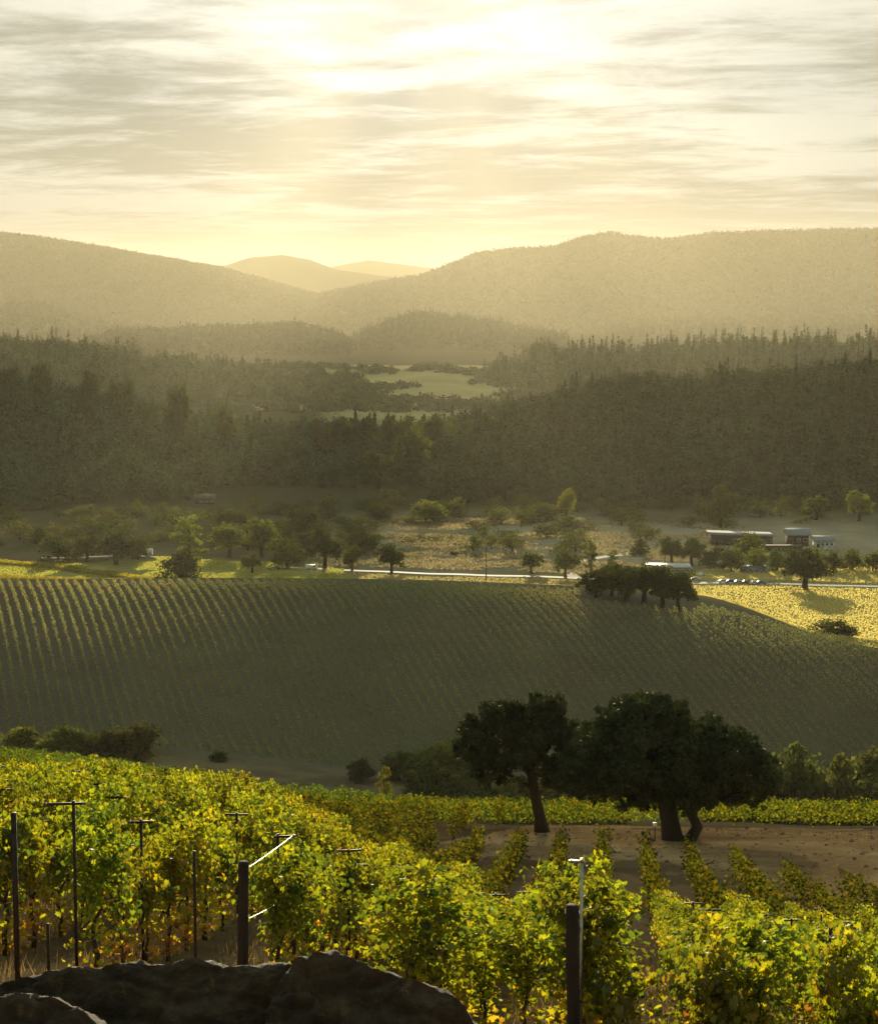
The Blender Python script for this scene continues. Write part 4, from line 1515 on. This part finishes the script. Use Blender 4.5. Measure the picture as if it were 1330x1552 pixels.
# trellis posts, stakes and wires
def end_post(lab, px, D, top, r):
    x = (px - 665) / F * D
    z = float(ground(x, D))
    H = at(px, top, D)[2] - z
    t = thing('end_post', lab, 'post', (x, D, z))
    pts = [(0, 0, -.3), (0, 0, 0), (.005, 0, H * .35), (-.004, .004, H * .7), (0, 0, H - .03), (0, 0, H)]
    MB().tube(pts, [r * 1.02, r * 1.02, r, r * .98, r * .97, r * .86], 18, .035).build('pole', M['post_wood'], t, True)
    t.rotation_euler = (0, R(1.2) if px < 600 else R(-.8), 0)
    for f in (.6, .95):
        b = MB()
        for j in range(2):
            zc = H * f + j * .02
            ring = [(math.cos(a) * (r + .006), math.sin(a) * (r + .006), zc) for a in np.linspace(0, 6.283, 17)]
            b.tube(ring, [.0022] * 17, 5)
        b.build('wire_wrap', M['stake'], t)
    return (x, D, z, H)


pA = end_post('dark wooden end post on the left behind the boulder', 357, 23.0, 1306, .066)
pC = end_post('dark wooden end post on the right cut by the bottom edge', 876, 20.0, 1372, .070)


def stake(lab, px, D, top, bar, mat, bar_rz=0.0, r=.018, group=None, bar_off=0.0):
    x = (px - 665) / F * D
    z = float(ground(x, D))
    H = at(px, top, D)[2] - z
    t = thing('trellis_stake', lab, 'stake', (x, D, z), 0, group)
    MB().box((0, 0, H / 2 - .1), (r * 2, r * 1.2, H + .2)).box((r * .2, r * .9, H / 2 - .1), (r * .5, r * 1.2, H + .2)).build('pole', mat, t)
    if bar:
        c = MB()
        c.box((0, 0, 0), (bar, .022, .03))
        o = c.build('crossbar', mat, t)
        o.location = (bar_off, -r * .9 - .012, H - .03)
        o.rotation_euler = (0, 0, bar_rz)
        for sx in (-bar / 2 + .03, bar / 2 - .03):
            MB().box((sx, -.014, .012), (.02, .006, .035)).build('clip', M['galv'], o)
    return (x, D, z, H)


stake('steel stake with a wide pale crossbar at the upper left of the vines', 99, 23.3, 1214, .50, M['stake'], .1, bar_off=-.1)
stake('steel stake with a short crossbar right of the wide barred one', 203, 26.7, 1242, .34, M['stake'], .1)
stake('dark stake without crossbar at the left picture edge', 6, 22.4, 1232, 0, M['stake'], r=.03)
s1 = stake('steel stake just behind the left wooden post where its wire ends', 415, 26.4, 1264, .30, M['stake'], .1, bar_off=.1)
stake('steel stake with crossbar among vines left of the picture middle', 525, 31.5, 1286, .42, M['stake'], .1)
stake('thin stake left of the left wooden post with a low wire', 285, 24.5, 1290, .0, M['stake'])
stake('thin dark stake in the vines at the lower left', 55, 23.6, 1400, 0, M['stake'])
stake('bright sunlit steel stake with a short crossbar beside the right wooden post', 887, 20.8, 1301, .17, M['galv'], 0, r=.016, bar_off=-.06)
stake('short dark stake deep in the vines at the right', 1276, 21, 1402, 0, M['stake'], r=.022)
stake('slanting stake top showing in the vines right of the picture middle', 665, 29.5, 1360, 0, M['stake'])
st = [(k, y) for k, _ in ROWS for y in (33.5, 40.0, 46.5, 53.0)]
for k, y in st:
    x = row_x(-2.2 + ROW_SP * k, y)
    p = float(upx(x, y))
    if -20 < p < 1340 and not bool(in_clearing(np.array(p), np.array(y))):
        z = float(ground(x, y))
        H = 1.95
        tt = thing('trellis_stake', 'steel stake nearly buried in the leaves of the farther vine rows', 'stake', (x, y, z), 0, 'stakes buried in the farther vine rows')
        MB().box((0, 0, H / 2 - .1), (.04, .025, H + .2)).box((.006, .018, H / 2 - .1), (.01, .02, H + .2)).build('pole', M['stake'], tt)
        MB().box((0, -.03, H - .03), (.4, .022, .03)).build('crossbar', M['stake'], tt)


def wire(lab, a, b, r=.0055, sag=.03, group=None):
    a, b = Vector(a), Vector(b)
    pts = []
    n = 14
    for i in range(n + 1):
        t = i / n
        p = a.lerp(b, t)
        p.z -= sag * 4 * t * (1 - t)
        pts.append(p - a)
    o = MB().tube([tuple(p) for p in pts], [r] * (n + 1), 6).build('trellis_wire', M['wire'], None, True, a)
    tag(o, lab, 'wire', group)


wire('glinting upper wire from the left wooden post to the stake behind it', (pA[0] + .07, pA[1], pA[2] + pA[3] - .09), (s1[0] + .2, s1[1], s1[2] + s1[3] - .03), sag=.01)
wire('glinting lower wire from the left wooden post into the vines', (pA[0] + .07, pA[1], pA[2] + pA[3] * .58), (s1[0] + .15, s1[1], s1[2] + s1[3] * .62), sag=.02)
for k, x25 in ROWS:
    y0, y1 = 24.0, 52.0
    ya = max(y0, 23.0)
    xa, xb = row_x(x25, ya), row_x(x25, y1)
    if float(upx(xa, ya)) > -300 and float(upx(xb, y1)) < 1330:
        wire('long trellis wire strung through the leaves along a vine row', (xa, ya, float(ground(xa, ya)) + .93), (xb, y1, float(ground(xb, y1)) + .93), .004, -.25, 'long wires strung through the vine rows')

t = thing('marker_stake', 'short stake with a white cap standing beside the big oak trunk', 'stake', (*[float(v) for v in at(992, 1275, 108)[:2]], 0))
t.location.z = float(ground(t.location.x, t.location.y))
MB().tube([(0, 0, -.1), (0, 0, .95)], [.03, .03], 7).build('pole', M['post_wood'], t)
MB().box((0, 0, .99), (.22, .16, .18)).build('cap', M['white_paint'], t)

# ------------------------------------------------------------------ the two oaks
def hero_oak(name, label, px, D, trunk, limbs, blobs_px, n, leaf, tone=(.030, .037, .013)):
    """trunk/limbs as (px, py, dy, radius px); blobs as (px, py, radius px)"""
    x = (px - 665) / F * D
    z = float(ground(x, D))
    o = np.array([x, D, z])
    t = thing(name, label, 'oak tree', tuple(o))
    m = D / F
    rnd = random.Random(px)
    def P(p):
        q = at(p[0], p[1], D) - o
        return (q[0], p[2], q[2])
    b = MB()
    base = list(trunk)
    pts = [P(p) for p in base]
    pts[0] = (pts[0][0], pts[0][1], -.25)
    b.tube(pts, [p[3] * m for p in base], 14, .08)
    for L in limbs:
        b.tube([P(p) for p in L], [p[3] * m for p in L], 9, .1)
    b.build('trunk', M['bark'], t, True)
    B = []
    for (bx, by, r) in blobs_px:
        q = at(bx, by, D) - o
        rr = r * m * 1.12
        for dy in ((0,) if r < 26 else (-.75, 0, .75)):
            B.append((q[0] + rnd.uniform(-.2, .2) * rr, dy * rr * 1.15 + rnd.uniform(-.3, .3) * rr, q[2] + rnd.uniform(-.1, .1) * rr, rr * (.95 if dy == 0 else .85), rr * .95, rr * (.9 if dy == 0 else .8)))
    me = crown_mesh('crown', B, n, leaf, tone, M['oak_leaf'], sub=15, spread=.34, var=.3)
    link('crown', me, t)
    return t


hero_oak('oak_tree', 'dark oak with a bare leaning trunk left of the big oak', 822, 113,
         [(822, 1258, 0, 14), (818, 1240, 0, 9), (811, 1210, 0, 8), (806, 1180, 0, 7.5), (803, 1150, 0, 6), (806, 1120, 0, 4)],
         [[(806, 1178, 0, 6), (785, 1150, .3, 4.5), (760, 1120, .6, 2.5)], [(805, 1165, 0, 5), (830, 1130, -.4, 4), (838, 1095, -.6, 2)], [(808, 1195, 0, 4), (770, 1170, -.5, 3), (725, 1150, -.8, 2)]],
         [(757, 1092, 30), (790, 1088, 24), (826, 1083, 30), (812, 1062, 12), (728, 1124, 30), (770, 1130, 42), (835, 1128, 40), (705, 1150, 19), (735, 1166, 28), (775, 1172, 24), (836, 1172, 30), (862, 1118, 26), (718, 1095, 16), (745, 1186, 16), (860, 1160, 24), (760, 1182, 18), (870, 1185, 16), (700, 1135, 14)],
         32000, .2)
hero_oak('oak_tree', 'big spreading dark oak with a thick forked trunk beside the lane', 1024, 109,
         [(1022, 1288, 0, 25), (1018, 1268, 0, 17), (1014, 1245, 0, 14.5), (1010, 1215, 0, 15), (1000, 1180, 0, 11), (985, 1140, 0, 7), (978, 1100, 0, 3)],
         [[(1034, 1284, 0, 15), (1046, 1268, -.3, 10), (1055, 1250, -.5, 8.5), (1046, 1232, -.6, 7.5), (1052, 1205, -.6, 6.5), (1080, 1170, -.5, 4)],
          [(1010, 1215, 0, 9), (1040, 1180, .8, 7), (1080, 1150, 1.4, 4), (1110, 1135, 1.8, 2)], [(1008, 1200, 0, 8), (950, 1180, -.8, 5), (900, 1170, -1.4, 3)],
          [(1055, 1210, -.6, 5), (1100, 1200, -1.2, 4), (1140, 1185, -1.6, 2)]],
         [(975, 1088, 34), (935, 1098, 30), (1012, 1086, 28), (1032, 1098, 20), (910, 1130, 34), (960, 1140, 52), (1025, 1140, 46), (895, 1165, 36), (940, 1180, 44), (1000, 1185, 46), (1060, 1160, 44), (1105, 1150, 36), (1140, 1172, 34), (1090, 1190, 42), (1150, 1205, 22), (1170, 1188, 14), (880, 1195, 22), (905, 1208, 18), (1040, 1205, 30), (960, 1215, 22), (1120, 1215, 20), (1085, 1122, 22), (1130, 1135, 20), (955, 1066, 14), (1000, 1066, 14), (880, 1180, 30), (925, 1200, 24), (975, 1205, 24), (1015, 1205, 22), (1065, 1200, 26), (1110, 1200, 26), (1145, 1195, 24), (865, 1170, 18), (1160, 1165, 18), (1000, 1110, 40), (885, 1140, 24), (872, 1205, 14), (1090, 1150, 40), (1135, 1160, 32), (1075, 1115, 26), (1120, 1130, 24), (1060, 1210, 22), (960, 1212, 22), (1105, 1212, 18), (1150, 1212, 16), (1000, 1214, 18)],
         100000, .2)

# ------------------------------------------------------------------ boulders
def boulder(name, label, outline, D, depth, base_py, seed, rough=.10, n=(150, 64)):
    """the outline (px, py) of the top edge at distance D; a domed body behind and in front of it down to the ground"""
    ox = np.array([p[0] for p in outline], float)
    oy = np.array([p[1] for p in outline], float)
    U = np.linspace(0, 1, n[0])
    px = ox[0] + (ox[-1] - ox[0]) * U
    topz = np.array([at(p, np.interp(p, ox, oy), D)[2] for p in px])
    X = (px - 665) / F * D
    cx = X.mean()
    zb = at(665, base_py, D)[2]
    A = np.linspace(0, 1, n[1])                    # front foot -> upper edge -> back foot
    V = np.zeros((n[1], n[0], 3))
    hh = np.maximum(topz - zb, .02)
    for j, a in enumerate(A):
        if a < .62:
            t = a / .62
            yy = -depth * (1 - t) ** 1.6 * .55
            zf = 1 - (1 - t) ** 1.7
        else:
            t = (a - .62) / .38
            yy = 3.2 * depth * t
            zf = 1 - .76 * t - .24 * t ** 3
        V[j, :, 0] = X
        V[j, :, 1] = D + yy
        hz = hh * zf
        if a < .62:                                # worn ledges: flat treads between steep risers
            wv = 1.6 * (fbm(X * 1.1 + seed * 9, hz * .8, 200 + seed, 3) - .5) + .5 * (fbm(X * 4, hz * 2, 210 + seed, 2) - .5)
            st = .17
            f = hz / st + wv * 2.2
            fr = f - np.floor(f)
            stair = (np.floor(f) + np.clip((fr - .3) / .4, 0, 1) - wv * 2.2) * st
            k2 = (.75 * sstep(.95, .35, hh - hz) * fbm(X * .9, hz * .5 + 3, 220 + seed, 2) * 1.5)
            hz = np.minimum(hz + (stair - hz) * np.clip(k2, 0, 1), hh)
        V[j, :, 2] = zb + hz
    W = V.reshape(-1, 3)
    off = np.array([0, 0, seed * 7.3])
    for i in range(len(W)):
        p = Vector(W[i] * 1.0 + off)
        q = Vector((p.x, p.y * .6, p.z * 1.9))
        a = mnoise.fractal(q * .9, 1.0, 2.0, 4)
        b = mnoise.ridged_multi_fractal(q * 1.5, .9, 2.1, 6, 1.0, 2.0)
        cell = mnoise.voronoi(q * 1.7)[0]
        crack = min(1.0, (cell[1] - cell[0]) * 3.5)
        e = mnoise.fractal(p * 8, .9, 2.0, 5)
        k = rough * (a * .55 + (b - 1.1) * .30) + e * .034 - (1 - crack) ** 3 * .045
        dirv = np.array([0, min(W[i][1] - D, .3) - .35, .42])
        dirv = dirv / (np.linalg.norm(dirv) + 1e-6)
        W[i] = W[i] + dirv * k
    idx = np.arange(n[0] * n[1]).reshape(n[1], n[0])
    Q = np.stack([idx[:-1, :-1], idx[:-1, 1:], idx[1:, 1:], idx[1:, :-1]], -1).reshape(-1, 4)
    o3 = np.array([cx, D, zb])
    caps = [idx[:, 0][None, :], idx[:, -1][None, ::-1]]
    me = mesh_np(name, W - o3, [Q] + caps, smooth=True, mat=M['rock'])
    return tag(link(name, me, None, o3), label, 'boulder')


boulder('boulder', 'dome shaped dark boulder at the bottom of the picture, right of the long one',
        [(392, 1540), (415, 1480), (440, 1452), (465, 1443), (495, 1438), (525, 1446), (560, 1462), (600, 1474), (640, 1490), (680, 1508), (705, 1528), (722, 1552), (735, 1590)], 12.2, .9, 1900, 1, .10, (230, 150))
boulder('boulder', 'long ledge like dark boulder with a lumpy sunlit top at the lower left',
        [(-420, 1530), (-300, 1512), (-100, 1498), (0, 1488), (60, 1476), (110, 1468), (180, 1456), (240, 1458), (285, 1448), (330, 1462), (375, 1466), (420, 1464), (450, 1474), (470, 1500)], 12.5, .9, 1880, 2, .13, (330, 150))
boulder('boulder', 'low rounded dark boulder in the bottom left corner',
        [(-260, 1560), (-160, 1530), (-60, 1514), (0, 1508), (60, 1510), (100, 1526), (130, 1552), (160, 1600)], 11.4, .7, 1880, 3, .08, (150, 110))

# ------------------------------------------------------------------ dry grass between the rows and on the clearing
def dry_grass():
    n = 26000
    p = rng.uniform(-150, 1480, n)
    D = 15 + 50 * rng.random(n) ** 1.3
    x = (p - 665) / F * np.maximum(D, 25)
    ok = fbm(x / 1.2, D / 1.2, 81, 3) > .47
    x, D = x[ok], D[ok]
    x2 = rng.uniform(-4, 34, 60000)
    D2 = rng.uniform(56, 120, 60000)
    pp = upx(x2, D2)
    ok = in_clearing(pp, D2) & (fbm(x2 / 5, D2 / 1.6, 82, 3) > .50)
    x, D = np.concatenate([x, x2[ok]]), np.concatenate([D, D2[ok]])
    n = len(x)
    h = rng.uniform(.08, .30, n) * np.where(D > 55, .55, 1)
    a = rng.random(n) * 6.283
    w = .006 + .004 * rng.random(n) + D * 5e-5
    bx, by = np.cos(a) * w, np.sin(a) * w
    lx, ly = rng.normal(0, .3, n) * h, rng.normal(0, .3, n) * h
    z = ground(x, D) - .02
    V = np.stack([np.stack([x - bx, D - by, z], -1), np.stack([x + bx, D + by, z], -1), np.stack([x + lx, D + ly, z + h], -1)], 1).reshape(-1, 3)
    T = np.arange(3 * n).reshape(n, 3)
    C = np.array((.15, .105, .055)) * (.5 + .8 * rng.random((n, 1)))
    me = mesh_np('dry_grass', V, [T], mat=M['grass'], CV=np.repeat(C, 3, 0))
    tag(link('dry_grass', me), 'dry straw coloured grass between the vine rows', 'grass', kind='stuff')


dry_grass()


def stones():
    n = 2600
    x = rng.uniform(-4, 36, n)
    D = rng.uniform(56, 120, n)
    ok = in_clearing(upx(x, D), D)
    x, D = x[ok], D[ok]
    n = len(x)
    base = np.array([(1, 0, 0), (0, 1, 0), (-1, 0, 0), (0, -1, 0), (0, 0, 1), (0, 0, -.6)], float)
    r = rng.uniform(.03, .11, n) * rng.choice((.7, 1, 1, 1.6), n)
    V = (base[None] * (1 + .5 * (rng.random((n, 6, 3)) - .5)) * r[:, None, None] * np.array((1, 1, .7)) + np.stack([x, D, ground(x, D) + r * .15], -1)[:, None, :]).reshape(-1, 3)
    tri = np.array([(0, 1, 4), (1, 2, 4), (2, 3, 4), (3, 0, 4), (1, 0, 5), (2, 1, 5), (3, 2, 5), (0, 3, 5)])
    T = (np.arange(n)[:, None, None] * 6 + tri[None]).reshape(-1, 3)
    C = np.array((.30, .22, .14)) * (.5 + .8 * rng.random((n, 1)))
    me = mesh_np('pebbles', V, [T], mat=M['earth'], CV=np.repeat(C, 6, 0))
    tag(link('pebbles', me), 'stones and clods lying on the bare lane by the oaks', 'stones', kind='stuff')


stones()

# ------------------------------------------------------------------ the air
def haze():
    x0, x1, y0, y1, z0, z1 = -11500, 11500, -120, 16600, -6, 505
    b = MB().box(((x0 + x1) / 2, (y0 + y1) / 2, (z0 + z1) / 2), (x1 - x0, y1 - y0, z1 - z0))
    m, nt = mat_new('haze_air')
    v = N(nt, 'ShaderNodeVolumePrincipled')
    v.inputs['Color'].default_value = (*HAZE_COLOR, 1)
    v.inputs['Density'].default_value = HAZE_DENSITY
    v.inputs['Anisotropy'].default_value = HAZE_G
    out = N(nt, 'ShaderNodeOutputMaterial')
    nt.links.new(v.outputs[0], out.inputs['Volume'])
    o = b.build('haze', m)
    tag(o, 'warm yellow haze filling the valley', 'haze', kind='stuff')


haze()


def cloud(label, x0, x1, y0, y1, k):
    """unseen flat cloud added above the view to shade a given strip of ground"""
    zc = 1500.0
    sh = zc / math.tan(SUN_EL)
    cx, cy = (x0 + x1) / 2 + sh * math.tan(SUN_AZ), (y0 + y1) / 2 + sh
    n, m = 48, 20
    T = np.linspace(0, 2 * math.pi, n, endpoint=False)
    Ph = np.linspace(-math.pi / 2 * .98, math.pi / 2 * .98, m)
    th, ph = np.meshgrid(T, Ph)
    sp = lambda v, e: np.sign(v) * np.abs(v) ** e
    ux, uy, uz = sp(np.cos(th), .55) * np.cos(ph) ** .5, sp(np.sin(th), .55) * np.cos(ph) ** .5, np.sin(ph)
    r = 1 + .28 * (fbm(th * 1.6 + k * 5, ph * 2 + k, 90 + k, 4) - .5) * np.sin(th / 2) ** .5
    V = np.stack([ux * r * (x1 - x0) / 2, uy * r * (y1 - y0) / 2, uz * 26 * (1 + .8 * (fbm(ux * 3 + k, uy * 5, 95 + k, 4) - .4))], -1).reshape(-1, 3)
    idx = np.arange(n * m).reshape(m, n)
    j = (np.arange(n) + 1) % n
    Q = np.stack([idx[:-1], idx[:-1][:, j], idx[1:][:, j], idx[1:]], -1).reshape(-1, 4)
    me = mesh_np('cloud', V, [Q, idx[0][None, ::-1], idx[-1][None, :]], smooth=True, mat=M['cloud'])
    tag(link('cloud', me, None, (cx, cy, zc)), label, 'cloud', 'unseen clouds added to shade the valley', 'stuff')


M['cloud'] = foliage_mat('added_cloud_white', (1, 1, 1), .5, 0.0)
at_w = M['cloud'].node_tree.nodes
for nd in list(at_w):
    if nd.type == 'ATTRIBUTE':
        M['cloud'].node_tree.links.remove(nd.outputs['Color'].links[0])
for nd in at_w:
    if nd.type == 'HUE_SAT':
        nd.inputs['Color'].default_value = (.75, .75, .75, 1)
SHADE_CLOUDS = [(-640, -205, 960, 1500), (-112, -25, 940, 1500), (85, 165, 960, 1520), (300, 360, 960, 1500), (450, 700, 960, 1500),  # ground strips the added clouds shade; gaps between them let sun shafts through
          (-420, -104, 30, 520), (-46, 24, 60, 560), (84, 420, 60, 480)]
for i, (a, b, c, d) in enumerate(SHADE_CLOUDS):
    cloud('unseen cloud bank added above the valley to break the sunlight into shafts', a, b, c, d, i)
